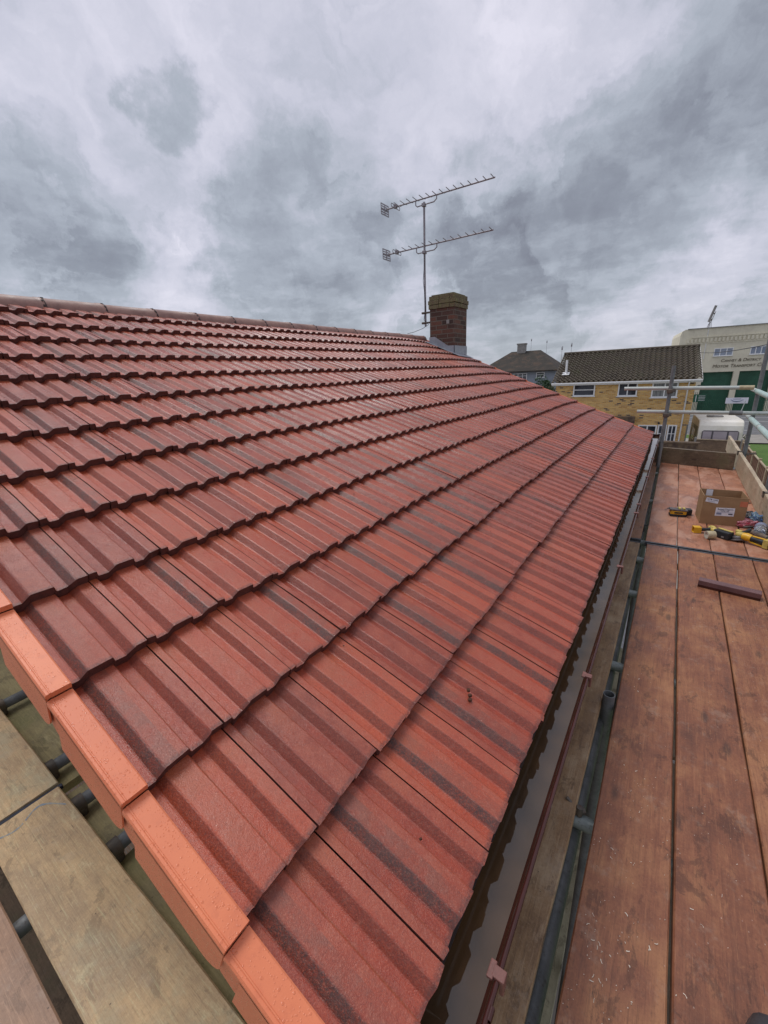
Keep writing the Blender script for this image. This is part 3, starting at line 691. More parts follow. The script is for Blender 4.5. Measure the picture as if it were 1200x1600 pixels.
b = MB(); b.box(CL(-3.52, CY0 - .006, .86), (.055, .012, .065), bev=.003); link('wall_plug', b, M['conc'], chim)

# television aerial on its mast
MX, MY = -4.04, 7.4
ae = thing('television_aerial', 'twin-array grey television aerial on a tall mast strapped to the brick chimney', 'aerial', (MX, MY, CZ + .84))
def AL(x, y, z): return Vector((x - MX, y - MY, z - .84))
b = MB(); b.tube([AL(MX, MY, .84), AL(MX - .005, MY, 1.8), AL(MX + .0, MY, 2.80)], .0185, 12); link('mast', b, M['aerial'], ae)
for z in (.90, 1.07):
    b = MB(); b.box(AL(-3.965, MY, z), (.20, .035, .028)); b.box(AL(MX - .03, MY - .0, z), (.08, .05, .035), bev=.004); b.tube([AL(MX - .06, MY - .04, z), AL(MX + .05, MY - .04, z)], .006, 6); link('bracket', b, M['coupler'], ae)
b = MB(); b.box(AL(-3.90, MY - .02, .985), (.05, .04, .05), bev=.004); link('clip', b, M['coupler'], ae)
def array(z0, z1, n):
    x0, x1 = -4.82, -2.79
    b = MB(); b.tube([AL(x0, MY, z0), AL(x1, MY, z1)], .012, 10); bo = link('boom', b, M['aerial'], ae)
    for i in range(n):
        f = .13 + .86 * i / (n - 1); x = x0 + (x1 - x0) * f; z = z0 + (z1 - z0) * f; Lg = .085 + .0025 * (n - i)
        b = MB(); b.tube([AL(x - .02, MY - Lg, z + .028), AL(x, MY, z + .002), AL(x - .02, MY + Lg, z + .028)], .0058, 6); link('director', b, M['aerial'], ae)
    b = MB(); x = x0 + .20   # folded dipole loop
    for s_ in (-1, 1): b.tube([AL(x, MY - .13, z0 + s_ * .025), AL(x, MY + .13, z0 + s_ * .025)], .006, 6)
    b.tube([AL(x, MY - .13, z0 - .025), AL(x, MY - .145, z0), AL(x, MY - .13, z0 + .025)], .006, 6); b.tube([AL(x, MY + .13, z0 - .025), AL(x, MY + .145, z0), AL(x, MY + .13, z0 + .025)], .006, 6)
    b.box(AL(x, MY, z0 + .005), (.06, .05, .06), bev=.006); link('dipole', b, M['aerial'], ae)
    b = MB()     # slotted reflector plate, two leaves
    for s_ in (-1, 1):
        for (yy, ww) in ((-.12, .016), (0, .024), (.12, .016)):
            b.box(AL(x0 - .01 - .02, MY + yy, z0 + s_ * .044), (.006, ww, .080))
        for zz in (.008, .044, .080): b.box(AL(x0 - .01 - .0201, MY, z0 + s_ * zz), (.005, .25, .020))
    link('reflector', b, M['aerial'], ae)
    # cranked cradle under the boom
    b = MB(); xa, xb = MX - .165, MX + .24; za = z0 + (z1 - z0) * (xa - x0) / (x1 - x0); zb = za + .004
    b.tube([AL(xa, MY, za), AL(xa, MY, za - .07), AL(xa + .03, MY, za - .095), AL(MX, MY - .025, za - .10), AL(xb - .05, MY, zb - .095), AL(xb, MY, zb - .06), AL(xb, MY, zb)], .0095, 8)
    b.box(AL(MX, MY - .01, za - .10), (.06, .07, .05), bev=.005); link('cradle', b, M['aerial'], ae)
array(2.86, 2.842, 15); array(2.146, 2.142, 14)
b = MB(); b.tube([AL(-4.02, MY - .03, 2.0), AL(-4.065, MY - .025, 1.6), AL(-4.02, MY - .026, 1.2), AL(-4.06, MY - .024, .95), AL(-3.95, MY - .05, .86), AL(-4.05, 7.3, .80), AL(-4.22, 7.28, .755), AL(-4.35, 7.25, .735)], .0045, 6); link('cable', b, M['black'], ae)

# ================================================================== scaffold
ZB = CZ - 1.43                             # top of the boards
def board(name, label, x0, y0, x1, y1, wd, mat, z=ZB, th=.038, bands=(True, True), group=None, cat='board', tilt=0):
    """board from (x0,y0) to (x1,y1) along its centre line"""
    Lg = math.dist((x0, y0), (x1, y1)); a = math.atan2(y1 - y0, x1 - x0)
    t = thing(name, label, cat, ((x0 + x1) / 2, (y0 + y1) / 2, z - th), 0, group, (tilt, 0, a))
    b = MB(); n = max(2, int(Lg / .25)); vs = []; rr = random.Random(hash((round(x0 * 100), round(y0 * 100))) & 0xffff)
    wob = [rr.uniform(-.0025, .0025) for _ in range(n + 1)]; wob2 = [rr.uniform(-.0018, .0018) for _ in range(n + 1)]
    for i in range(n + 1):
        x = -Lg / 2 + Lg * i / n; w0 = -wd / 2 + wob[i]; w1 = wd / 2 + wob2[i]; c = .004
        vs += [Vector((x, w0, .004)), Vector((x, w0 + c, 0)), Vector((x, w1 - c, 0)), Vector((x, w1, .004)), Vector((x, w1, th - c)), Vector((x, w1 - c, th)), Vector((x, w0 + c, th)), Vector((x, w0, th - c))]
    fs = [(i * 8 + q, (i + 1) * 8 + q, (i + 1) * 8 + (q + 1) % 8, i * 8 + (q + 1) % 8) for i in range(n) for q in range(8)] + [tuple(range(8)), tuple(range(n * 8, n * 8 + 8))[::-1]]
    b.add(vs, fs); link('plank', b, mat, t)
    for e, on in ((-1, bands[0]), (1, bands[1])):
        if not on: continue
        b = MB(); b.box((e * (Lg / 2 - .010), 0, th / 2), (.024, wd + .004, th + .004), bev=.002); link('end_band', b, M['band'], t)
    return t
GD = 'boards of the scaffold platform'
# near run (along the eaves, y < 3.87)
xs0 = [(-.030, .181, 'wide red-brown scaffold board nearest the gutter gap in the foreground'),
       (.191, .407, 'second red-brown foreground scaffold board from the gutter, with worn tan streaks'),
       (.413, .640, 'third red-brown foreground scaffold board, under the left end of the brown offcut'),
       (.647, .872, 'red-brown foreground scaffold board at the right edge, beside the pale toe board')]
for a, c, lb in xs0: board('scaffold_board', lb, (a + c) / 2 + .002, .34, (a + c) / 2, 3.858, c - a, M['deck'], group=GD)
xs1 = [(-.030, .190, 'far scaffold board nearest the gutter, beyond the black seam'),
       (.197, .412, 'far scaffold board beyond the seam carrying the battery pack edge and box'),
       (.419, .640, 'far scaffold board beyond the seam lying under the middle of the cardboard box'),
       (.647, .872, 'far scaffold board beyond the seam beside the pale toe board, under the tools')]
for i, (a, c, lb) in enumerate(xs1): board('scaffold_board', lb, (a + c) / 2 - .015, 3.888, (a + c) / 2 - .022, 7.48 - i * .07, c - a, M['deckfar'], group=GD)
board('scaffold_board', 'narrow wet brown inner board between the gutter and the dark slot, near run', -.200, .30, -.190, 3.86, .225, M['inner'], group=GD)
board('scaffold_board', 'rust-brown inner board beside the far end of the gutter', -.192, 3.92, -.205, 7.5, .225, M['innerfar'], group=GD)
# gable-side run (along X)
board('scaffold_board', 'tan weathered scaffold board below the orange verge, near piece with a blue paint streak', -1.741, .128, 1.2, .125, .215, M['tan'], group=GD, bands=(False, True))
board('scaffold_board', 'tan scaffold board at the left edge, beyond the dark navy joint', -5.2, .135, -1.764, .130, .222, M['tan'], group=GD, bands=(True, False))
board('scaffold_board', 'plain brown scaffold board in the bottom left corner', -4.2, -.150, .2, -.118, .235, M['brown'], group=GD)
board('scaffold_board', 'brown scaffold board just out of frame left of the corner board', -4.2, -.392, .2, -.36, .235, M['brown'], group=GD)
t = tag(link('joint_strip', MB().box((-1.752, .13, ZB - .012), (.016, .232, .016), Matrix.Rotation(-.06, 3, 'Z'), bev=.002), M['darkblue']), 'dark navy packing strip in the joint of the two tan boards', 'strip')
b = MB(); pr_ = random.Random(9); prev = None
for i in range(26):
    f = i / 25; x = -1.685 + .05 * math.sin(f * 7) * f + .03 * f - .01; y = .02 + .20 * f; ww = .0015 + .003 * abs(math.sin(i * 1.9)) + (.002 if f > .7 else 0)
    if prev and i != 12: b.add([(prev[0] - prev[2], prev[1], ZB + .0008), (prev[0] + prev[2], prev[1], ZB + .0008), (x + ww, y, ZB + .0008), (x - ww, y, ZB + .0008)], [(0, 1, 2, 3)])
    prev = (x, y, ww)
tag(link('paint_streak', b, M['bluepaint']), 'thin blue paint streak across the tan board', 'paint mark')
# green timbers below the verge
for i, (x0, x1, y, lb) in enumerate(((-5.5, -1.86, .36, 'mossy green timber below the upper part of the verge, at the left edge'), (-1.80, -1.42, .33, 'short green timber piece between two tubes below the verge'), (-1.36, 1.0, .34, 'dark green timber below the lowest verge caps'))):
    board('timber', lb, x0, y, x1, y, .225, M['green'], z=ZB - .112, group='green timbers below the verge', bands=(False, False), cat='timber')
# lower lift
for i, (x, lb) in enumerate(((-.44, 'olive board of the lower scaffold lift against the house wall'), (-.20, 'olive lower lift board seen through the slot beside the gutter'), (.06, 'olive lower lift board under the inner standards'), (.30, 'olive lower lift board under the middle platform'), (.54, 'olive lower lift board under the outer platform'), (.78, 'olive lower lift board at the outer edge'))):
    lm_ = M['olive'] if x < -.1 else M['toeend']  # boards under the deck get darker wood, its shade put into the colour
    board('lower_board', lb, x, -.6, x, 3.72, .225, lm_, z=CZ - 3.43, group='boards of the lower scaffold lift', bands=(False, False))
    board('lower_board', lb.replace('olive', 'far olive'), x, 3.80, x, 7.4, .225, lm_, z=CZ - 3.43, group='boards of the lower scaffold lift', bands=(False, False))
for i, (y, lb) in enumerate(((.03, 'lower olive board below the tan board on the gable side'), (-.21, 'lower olive board below the gap in the bottom left corner'))):
    board('lower_board', lb, -5, y, -1.15 if i else -.7, y, .225, M['toeend'], z=CZ - 2.4, group='boards of the lower gable lift', bands=(False, False))
# toe boards (stand on edge)
board('toe_board', 'brown stained toe board standing across the far end of the platform', -.21, 7.49, .775, 7.20, .038, M['toeend'], z=ZB + .225 + .004, th=.225, bands=(False, False), cat='toe board')
board('toe_board', 'long pale toe board standing along the right side of the platform', .822, .30, .822, 8.85, .036, M['toe'], z=ZB + .235 + .004, th=.235, bands=(False, False), cat='toe board')
# tubes
def coupler(tb, p, ax='z', m='coupler'):
    b = MB(); b.box(p, (.075, .068, .060), bev=.012); b.box((p[0] + .045, p[1] - .015, p[2] + .01), (.035, .03, .045), bev=.006)
    b.tube([(p[0] + .03, p[1] - .06, p[2]), (p[0] + .03, p[1] + .05, p[2])], .008, 8); b.tube([(p[0] - .035, p[1] - .05, p[2] + .012), (p[0] - .035, p[1] + .05, p[2] + .012)], .007, 8)
    for s_ in (-.058, .05): b.tube([(p[0] + .03, p[1] + s_, p[2]), (p[0] + .03, p[1] + s_ + .012, p[2])], .014, 6)
    return link('coupler', b, M[m], tb)
def tube(label, p0, p1, mat='tube', coup=(), sleeves=(), group='scaffold tubes', openend=True, r=.0242):
    p0, p1 = Vector(p0), Vector(p1); t = thing('scaffold_tube', label, 'scaffold tube', p0, 0, group)
    b = MB(); b.tube([(0, 0, 0), p1 - p0], r, 18, inner=.0205 if openend else None); link('pipe', b, M[mat], t)
    for f in coup: coupler(t, (p1 - p0) * f + Vector((0, 0, .0)))
    for (f0, f1, m2, rr) in sleeves:
        b = MB(); b.tube([(p1 - p0) * f0, (p1 - p0) * f1], rr, 16); link('sleeve', b, M[m2], t)
    return t
tube('grey standard rising in front of the yellow brick house at the far platform corner', (-.086, 7.13, 0), (-.080, 7.13, CZ - .045), 'tubedk', coup=((CZ - .333) / CZ, (CZ - .66) / CZ))
tube('tall dark standard at the far right corner outside the toe board', (.875, 7.28, 0), (.865, 7.28, CZ + .28), 'tubedk', coup=())
tube('dark standard at the right picture edge beside the toe board bracket', (.905, 5.55, 0), (.905, 5.55, CZ + .28), 'tubedk')
tube('dark standard outside the toe board, out of frame at right', (.905, 3.2, 0), (.905, 3.2, CZ + .28), 'tubedk')
tube('open-topped standard ending level with the boards in the slot by the gutter', (-.060, 1.76, 0), (-.060, 1.76, CZ - 1.385), 'tubedk', coup=())
tube('inner standard hidden in the slot beyond the seam', (-.068, 4.45, 0), (-.068, 4.45, CZ - 1.47), 'tubedk')
tube('upper end guard rail with a cream end cap, passing in front of the brick house', (-.64, 7.165, CZ - .333), (.80, 7.165, CZ - .350), 'tubelt', sleeves=((.90, 1.003, 'tapeside', .0275),))
tube('lower end guard rail with a dark sleeve, in front of the brick house', (-.442, 7.165, CZ - .655), (1.25, 7.165, CZ - .672), 'tubelt', sleeves=((.62, .70, 'tubedk', .030),))
tube('upper side guard rail running towards the viewer at the right edge', (.835, 7.55, CZ - .39), (.835, 3.0, CZ - .43), 'tubelt', sleeves=((.10, .32, 'tubegn', .029),))
tube('lower side guard rail running towards the viewer at the right edge', (.835, 7.45, CZ - .73), (.835, 3.0, CZ - .80), 'tubelt', sleeves=((.08, .24, 'tubegn', .029), (.27, .45, 'tubegn', .030)))
# ledgers and transoms
tube('ledger tube running under the boards along the slot by the gutter', (-.085, -.6, ZB - .115), (-.085, 7.9, ZB - .115), 'tubedk')
tube('outer ledger tube running under the platform edge', (.86, -.6, ZB - .115), (.86, 7.9, ZB - .115), 'tubedk')
GT = 'cross tubes under the platform'
for y, lb in ((1.19, 'nearest cross tube in the slot, with a coupler nut'), (2.13, 'cross tube in the slot just beyond the open-topped standard'), (3.00, 'third cross tube in the slot, near the white ribbed sheet'), (3.62, 'fourth cross tube in the slot, just before the seam'), (4.02, 'pale cross tube in the slot just beyond the seam'), (5.4, 'cross tube in the slot beyond the seam'), (6.9, 'farthest cross tube at the platform end')):
    tube(lb, (-.40, y, ZB - .0635), (1.0, y, ZB - .0635), 'tube', group=GT)
b = MB(); b.box((-.085, 1.195, ZB - .03), (.06, .02, .014), Matrix.Rotation(.5, 3, 'Z'), bev=.002); b.tube([(-.12, 1.20, ZB + .004), (-.075, 1.185, ZB - .02)], .006, 8); b.tube([(-.075, 1.19, ZB - .035), (-.075, 1.19, ZB - .0)], .011, 6)
tag(link('coupler_bolt', b, M['coupler']), 'rusty coupler bolt lying over the nearest cross tube', 'bolt')
GP = 'cross tubes on the gable side'
for x, lb in ((-2.60, 'uppermost grey cross tube poking out at the left edge below the verge'), (-1.945, 'grey cross tube below the second verge cap from the left'), (-1.665, 'grey-green cross tube just below the navy joint'), (-1.375, 'lowest grey cross tube below the verge'), (-3.4, 'cross tube out of frame on the gable side'), (-.6, 'cross tube hidden under the house corner')):
    tb = tube(lb, (x, -.8, ZB - .0635), (x, .60, ZB - .0635), 'tubedk', group=GP)
    b = MB(); b.tube([(0, 1.035, 0), (0, 1.075, 0)], .031, 14); b.box((0, 1.05, -.035), (.05, .05, .05), bev=.01); link('coupler', b, M['coupler'], tb)
tube('dark beam tube in the bottom left gap', (-5.0, -.05, ZB - .15), (.3, -.05, ZB - .15), 'tubedk')
# toe board clips on the right side
for y, lb in ((5.02, 'steel toe board bracket with a white tag near the bottle'), (7.28, 'dark toe board clamp at the far right corner')):
    b = MB(); b.box((.822, y, ZB + .245), (.062, .05, .010)); b.box((.797, y, ZB + .225), (.010, .05, .05)); b.tube([(.83, y + .02, ZB + .215), (1.0, y + .05, ZB + .215)], .010, 8); b.box((.90, y, ZB + .215), (.03, .05, .03), bev=.004)
    tag(link('toe_board_clip', b, M['coupler']), lb, 'clip')
# white ribbed sheet on the lower lift
b = MB(); n = 44; vs = []
for i in range(n + 1):
    y = 5.2 + 3.2 * i / n
    for x in (-.42, -.10): vs.append((x, y, CZ - 3.36 + (.018 if i % 2 else 0) + (y - 5.2) * .03))
b.add(vs, [(2 * i, 2 * i + 1, 2 * i + 3, 2 * i + 2) for i in range(n)]); 
tag(link('ribbed_sheet', b, M['ribw']), 'white ribbed plastic sheet lying below, seen through the slot', 'plastic sheet')

# ================================================================== things on the platform
# cardboard box
bx = thing('cardboard_box', 'open brown cardboard box with white labels standing on the boards', 'box', (.487, 4.76, ZB), R(5))
BW, BD, BH, th = .315, .27, .265, .004
b = MB(); b.box((0, -BD / 2, BH / 2), (BW, th, BH)); b.box((0, BD / 2, BH / 2), (BW, th, BH)); b.box((-BW / 2, 0, BH / 2), (th, BD - .005, BH)); b.box((BW / 2, 0, BH / 2), (th, BD - .005, BH)); b.box((0, 0, .003), (BW - .01, BD - .01, .004))
link('carton', b, M['card'], bx)
b = MB(); b.add([(x, -BD / 2 - .0032, z) for x, z in ((-BW / 2 + .10, .085), (-BW / 2 + .235, .092), (-BW / 2 + .235, .170), (-BW / 2 + .10, .163))], [(0, 1, 2, 3)]); lab = link('label', b, M['paper'], bx)
text_mesh('lettering', 'SuperTherm', .022, M['ink'], lab, (-BW / 2 + .168, -BD / 2 - .0045, .151), (R(90), R(-3), 0), .0004)
text_mesh('lettering', 'NTB 150', .015, M['ink'], lab, (-BW / 2 + .168, -BD / 2 - .0045, .135), (R(90), R(-3), 0), .0004)
b = MB(); b.box((-BW / 2 + .128, -BD / 2 - .0042, .108), (.036, .001, .018)); b.box((-BW / 2 + .168, -BD / 2 - .0042, .124), (.115, .001, .0022)); link('print', b, M['inkgrey'], lab)
b = MB(); b.box((-BW / 2 + .210, -BD / 2 - .0042, .110), (.030, .001, .010)); link('print', b, M['ink'], lab)
b = MB(); b.add([(x, -BD / 2 - .0032, z) for x, z in ((-BW / 2 + .012, .212), (-BW / 2 + .105, .198), (-BW / 2 + .108, .238), (-BW / 2 + .018, .252))], [(0, 1, 2, 3)]); lab = link('label', b, M['paper'], bx)
text_mesh('lettering', 'NTB 1500', .019, M['ink'], lab, (-BW / 2 + .063, -BD / 2 - .0045, .232), (R(90), R(8), 0), .0004)
b = MB(); b.box((-BW / 2 + .055, -BD / 2 - .0042, .216), (.055, .001, .003), Matrix.Rotation(R(8), 3, 'Y')); link('print', b, M['inkgrey'], lab)
b = MB(); b.box((BW / 2 - .028, -BD / 2 - .0030, .212), (.052, .001, .048)); link('sticker', b, M['orangelab'], bx)
b = MB(); b.box((-BW / 2 + .075, BD / 2 - .0045, .232), (.05, .001, .058)); link('label', b, M['paper'], bx)
b = MB(); b.box((-BW / 2 + .075, BD / 2 - .0045, .180), (.05, .001, .046)); link('tape', b, M['tapecore'], bx)
# battery pack
bp = thing('battery_pack', 'yellow and black tool battery pack lying left of the cardboard box', 'battery', (.172, 4.755, ZB), R(12))
b = MB(); b.box((0, 0, .012), (.135, .075, .022), bev=.005); link('base', b, M['toolblk'], bp)
b = MB(); b.box((0, 0, .040), (.13, .07, .036), bev=.006); link('casing', b, M['yellow'], bp)
b = MB(); b.box((.0, -.0355, .040), (.07, .002, .014)); link('badge', b, M['toolblk'], bp)
b = MB(); b.box((.0, 0, .065), (.15, .078, .014), Matrix.Rotation(.05, 3, 'Y'), bev=.004); b.box((-.082, .0, .068), (.02, .02, .006)); link('contact_plate', b, M['toolgrey'], bp)
b = MB(); b.box((.01, .0, .078), (.018, .045, .014), bev=.003); b.box((.045, .0, .078), (.018, .045, .014), bev=.003); link('rail', b, M['yellowp'], bp)
b = MB(); b.box((.09, .062, .030), (.07, .07, .058), bev=.006); link('clip_block', b, M['toolblk'], bp)
# cordless drill
dr = thing('cordless_drill', 'small yellow and black cordless drill lying in front of the cardboard box', 'drill', (.355, 4.335, ZB), R(18))
b = MB()
for s_ in (-1, 1): b.box((-.045, s_ * .024, .028), (.055, .004, .05), bev=.0015)
b.box((-.045, 0, .053), (.055, .052, .004), bev=.0015); b.box((-.045, 0, .004), (.055, .052, .004), bev=.0015); b.box((-.020, 0, .028), (.006, .05, .05)); link('battery_foot', b, M['yellow'], dr)
b = MB(); b.tube([(-.02, 0, .030), (.03, .004, .030), (.065, .012, .032)], [.016, .014, .017], 10); link('grip', b, M['toolblk'], dr)
b = MB(); b.tube([(.085, -.035, .032), (.08, -.01, .034), (.075, .045, .034)], [.019, .025, .022], 12); b.box((.078, .012, .052), (.03, .05, .016), bev=.005); link('body', b, M['yellowp'], dr)
b = MB(); b.tube([(.086, -.035, .032), (.090, -.062, .031)], [.017, .010], 12); link('chuck', b, M['toolblk'], dr)
# black battery
bb = thing('battery_pack', 'black tool battery with a yellow stripe, between the tape roll and the grinder', 'battery', (.492, 4.27, ZB), R(-38))
b = MB(); b.box((0, 0, .034), (.125, .068, .062), bev=.008); link('casing', b, M['toolblk'], bb)
b = MB(); b.box((0, .018, .068), (.115, .022, .008), bev=.003); link('stripe', b, M['yellowp'], bb)
b = MB(); b.box((.02, -.0352, .02), (.02, .002, .012)); link('latch', b, M['bolt'], bb)
# tape roll
tr_ = thing('tape_roll', 'beige roll of tape on its side in front of the black battery', 'tape roll', (.402, 4.20, ZB), R(20))
ax = Vector((1, .1, 0)).normalized()
b = MB(); b.lathe((-.03, 0, .034), [(.0335, 0), (.034, .004), (.034, .058), (.0335, .062)], 24, ax); link('winding', b, M['tapeside'], tr_)
b = MB()
for z0 in (0, .0618): b.lathe((-.03, 0, .034), [(.0335, z0), (.012, z0 - .0004), (.011, z0 + .001), (.0001, z0 + .001)], 24, ax)
link('end_face', b, M['tapecore'], tr_)
# angle grinder
gr = thing('angle_grinder', 'yellow and black cordless angle grinder with a grey disc guard by the tape roll', 'grinder', (.640, 4.22, ZB), R(-33))
b = MB(); b.lathe((-.062, .005, .010), [(.0001, 0), (.060, 0), (.062, .004), (.060, .008), (.0001, .008)], 28, Vector((-.25, 0, 1))); b.lathe((-.062, .005, .02), [(.045, 0), (.045, .022), (.0001, .024)], 20, Vector((-.25, 0, 1))); link('disc_guard', b, M['toolgrey'], gr)
b = MB(); b.box((-.055, .01, .055), (.055, .055, .034), bev=.012); b.box((-.085, .045, .062), (.045, .035, .03), bev=.009); link('gear_head', b, M['yellowp'], gr)
b = MB(); b.tube([(-.03, .0, .050), (.0, 0, .052), (.03, 0, .050)], [.030, .033, .028], 12); link('motor_housing', b, M['yellow'], gr)
b = MB(); b.tube([(.028, 0, .050), (.075, 0, .048), (.115, 0, .046)], [.024, .020, .026], 12); link('handle', b, M['toolblk'], gr)
b = MB(); b.box((.08, -.002, .072), (.09, .020, .008), bev=.003); b.box((.07, .0, .018), (.10, .035, .012), Matrix.Rotation(.1, 3, 'Y'), bev=.004); link('trim', b, M['yellow'], gr)
b = MB(); b.box((.135, .025, .040), (.035, .004, .062)); b.box((.135, -.025, .040), (.035, .004, .062)); b.box((.135, 0, .071), (.035, .054, .004)); b.box((.135, 0, .009), (.035, .054, .004)); b.box((.12, 0, .04), (.004, .05, .06)); link('battery_socket', b, M['yellowp'], gr)
b = MB(); b.tube([(-.06, .03, .06), (-.045, .09, .072), (-.05, .125, .078)], [.010, .015, .012], 10); link('side_handle', b, M['toolblk'], gr)
tw = thing('hammer_handle', 'grey-brown tapered handle lying behind the grinder', 'handle', (.735, 4.42, ZB), R(-58))
b = MB(); b.tube([(-.11, 0, .022), (-.05, 0, .022), (.04, 0, .024), (.10, 0, .026)], [.014, .018, .022, .020], 10); link('shaft', b, M['tanwood'], tw)
b = MB(); b.tube([(.10, 0, .026), (.125, 0, .026)], .024, 10); link('butt', b, M['toolblk'], tw)
b = MB(); b.tube([(-.125, -.03, .045), (-.12, .0, .045), (-.115, .035, .05)], [.008, .012, .006], 8); link('spike', b, M['coupler'], tw)
def wrapper(label, loc, sx, sy, sz, mat, seed, rz):
    b = MB(); bm = bmesh.new(); bmesh.ops.create_icosphere(bm, subdivisions=4, radius=1)
    vs = []
    for v in bm.verts:
        c = v.co; k = 1 + .35 * mnoise.noise(c * 1.7 + Vector((seed, 0, 0))) + .22 * (abs(mnoise.noise(c * 4.1 + Vector((seed, 3, 0)))) - .3) + .10 * mnoise.noise(c * 9 + Vector((seed, 9, 0)))
        vs.append(Vector((c.x * sx * k, c.y * sy * k, max(0, (c.z * .9 + .8)) * sz * k * .55)))
    bm.verts.index_update(); b.add(vs, [tuple(v.index for v in f.verts) for f in bm.faces], False); bm.free()
    o = link('wrapper', b, mat); o.location = loc; o.rotation_euler = (0, 0, rz); tag(o, label, 'wrapper'); return o
wrapper('crumpled red foil snack wrapper right of the cardboard box', (.682, 4.665, ZB), .090, .050, .075, M['redpack'], 1.3, R(25))
wrapper('crumpled blue foil wrapper beside the red one', (.752, 4.80, ZB), .045, .055, .10, M['bluepack'], 4.1, R(10))
wrapper('black and white crumpled wrapper behind the red one', (.692, 4.88, ZB), .078, .045, .09, M['blkpack'], 7.7, R(5))
bt = thing('water_bottle', 'clear plastic water bottle lying at the right edge against the toe board', 'bottle', (.765, 4.56, ZB), R(80))
b = MB(); b.lathe((-.16, 0, .045), [(.0001, 0), (.036, .002), (.043, .012), (.043, .09), (.040, .096), (.043, .102), (.043, .17), (.034, .205), (.015, .232), (.014, .25)], 24, Vector((1, 0, 0))); link('body', b, M['bottle'], bt)
b = MB(); b.lathe((-.16, 0, .045), [(.0436, .105), (.0438, .165)], 24, Vector((1, 0, 0))); link('label', b, M['inkgrey'], bt)
b = MB(); b.lathe((-.16, 0, .045), [(.016, .236), (.016, .262), (.0001, .263)], 16, Vector((1, 0, 0))); link('cap', b, M['bluepack'], bt)
# brown trim offcut
of = thing('trim_offcut', 'short brown plastic trim offcut lying across the boards', 'offcut', (.452, 3.165, ZB), R(-8))
b = MB(); Lg = .318; b.box((0, .03, .024), (Lg, .060, .046), bev=.003); link('profile', b, M['plasoff'], of)
b = MB(); b.box((0, -.0015, .008), (Lg - .004, .004, .016)); link('lower_lip', b, M['plasbrown'], of)
b = MB(); b.box((.02, .002, .0), (.03, .03, .004)); b.tube([(-.03, 0, .006), (.05, .004, .006)], .004, 6); o = link('pencil', b, M['toolblk']); o.location = (.75, 5.50, ZB); tag(o, 'small black pencil beside the toe board beyond the box', 'pencil')
# photographer's boot
bo = thing('work_boot', 'grey work boot toe at the very bottom edge on the red-brown boards', 'boot', (.345, .79, ZB), R(78))
b = MB(); b.tube([(-.20, 0, .055), (-.13, 0, .06), (-.06, 0, .050), (.0, 0, .042), (.045, 0, .034), (.068, 0, .024)], [.040, .045, .046, .046, .038, .012], 16); b.tube([(-.18, 0, .05), (-.185, 0, .16), (-.19, 0, .24)], [.045, .05, .055], 16); link('upper', b, M['boot'], bo)
b = MB(); b.prism([(-.235, -.035, 0), (-.10, -.042, 0), (.0, -.048, 0), (.05, -.038, 0), (.075, 0, 0), (.05, .038, 0), (0, .048, 0), (-.10, .042, 0), (-.235, .035, 0)], (0, 0, .022)); link('sole', b, M['black'], bo)
bo.location = (.358, .806, ZB)
# shavings and grit on the boards (uncountable)
b = MB(); sr = random.Random(21)
for i in range(230):
    if i < 150: cx, cy, sp = sr.choice(((.03, .85, .10), (.07, 1.05, .13), (.03, 1.35, .12), (.08, 1.9, .12), (.02, .75, .06), (.10, .95, .15))); x = cx + sr.gauss(0, sp * .6); y = cy + sr.gauss(0, sp)
    else: x = sr.uniform(-.02, .78); y = sr.uniform(.6, 3.8)
    if x < -.02 or x > .78 or .178 < x < .194 or .404 < x < .42 or .636 < x < .652: continue
    Lg = sr.choice((.0012, .0015, .002, .002, .003, .003, .004, .008)); a = sr.uniform(0, 6.28); n = 4; cur = sr.uniform(-2.2, 2.2); w_ = sr.uniform(.0004, .0010); px, py = x, y; ring = []
    for q in range(n + 1):
        nx, ny = -math.sin(a), math.cos(a); z = ZB + .001 + .002 * math.sin(q / n * 3.14) * sr.random(); ring += [(px + nx * w_, py + ny * w_, z), (px - nx * w_, py - ny * w_, z + .0006)]
        px += math.cos(a) * Lg / n * 1.2; py += math.sin(a) * Lg / n * 1.2; a += cur / n
    b.add(ring, [(2 * q, 2 * q + 1, 2 * q + 3, 2 * q + 2) for q in range(n)])
tag(link('shavings', b, M['shav']), 'white plastic shavings scattered over the foreground boards', 'shavings', kind='stuff')
b = MB()
for i in range(16):   # crumbs on the tiles: sit on the tile faces
    k = sr.choice((0, 1, 2, 3)); s = S0 - sr.uniform(.1, 1.2); y = .35 + sr.uniform(0, 2.2); p = RP(s, y, .017) + HL; r_ = sr.uniform(.0012, .003)
    b.box(p, (r_ * 2, r_ * 1.4, r_ * 1.4), Matrix.Rotation(sr.uniform(0, 3), 3, 'Z'))
for (x, y) in ((-.396, .959), (-.407, .972), (-.39, .945)):
    p = RP((x + .3966) / math.cos(TH), y, .022) + HL; b.box(p, (.012, .010, .008), Matrix.Rotation(sr.uniform(0, 3), 3, 'Z'), bev=.003)
tag(link('grit', b, M['mud']), 'dark crumbs of mortar and moss scattered on the red tiles', 'grit', kind='stuff')

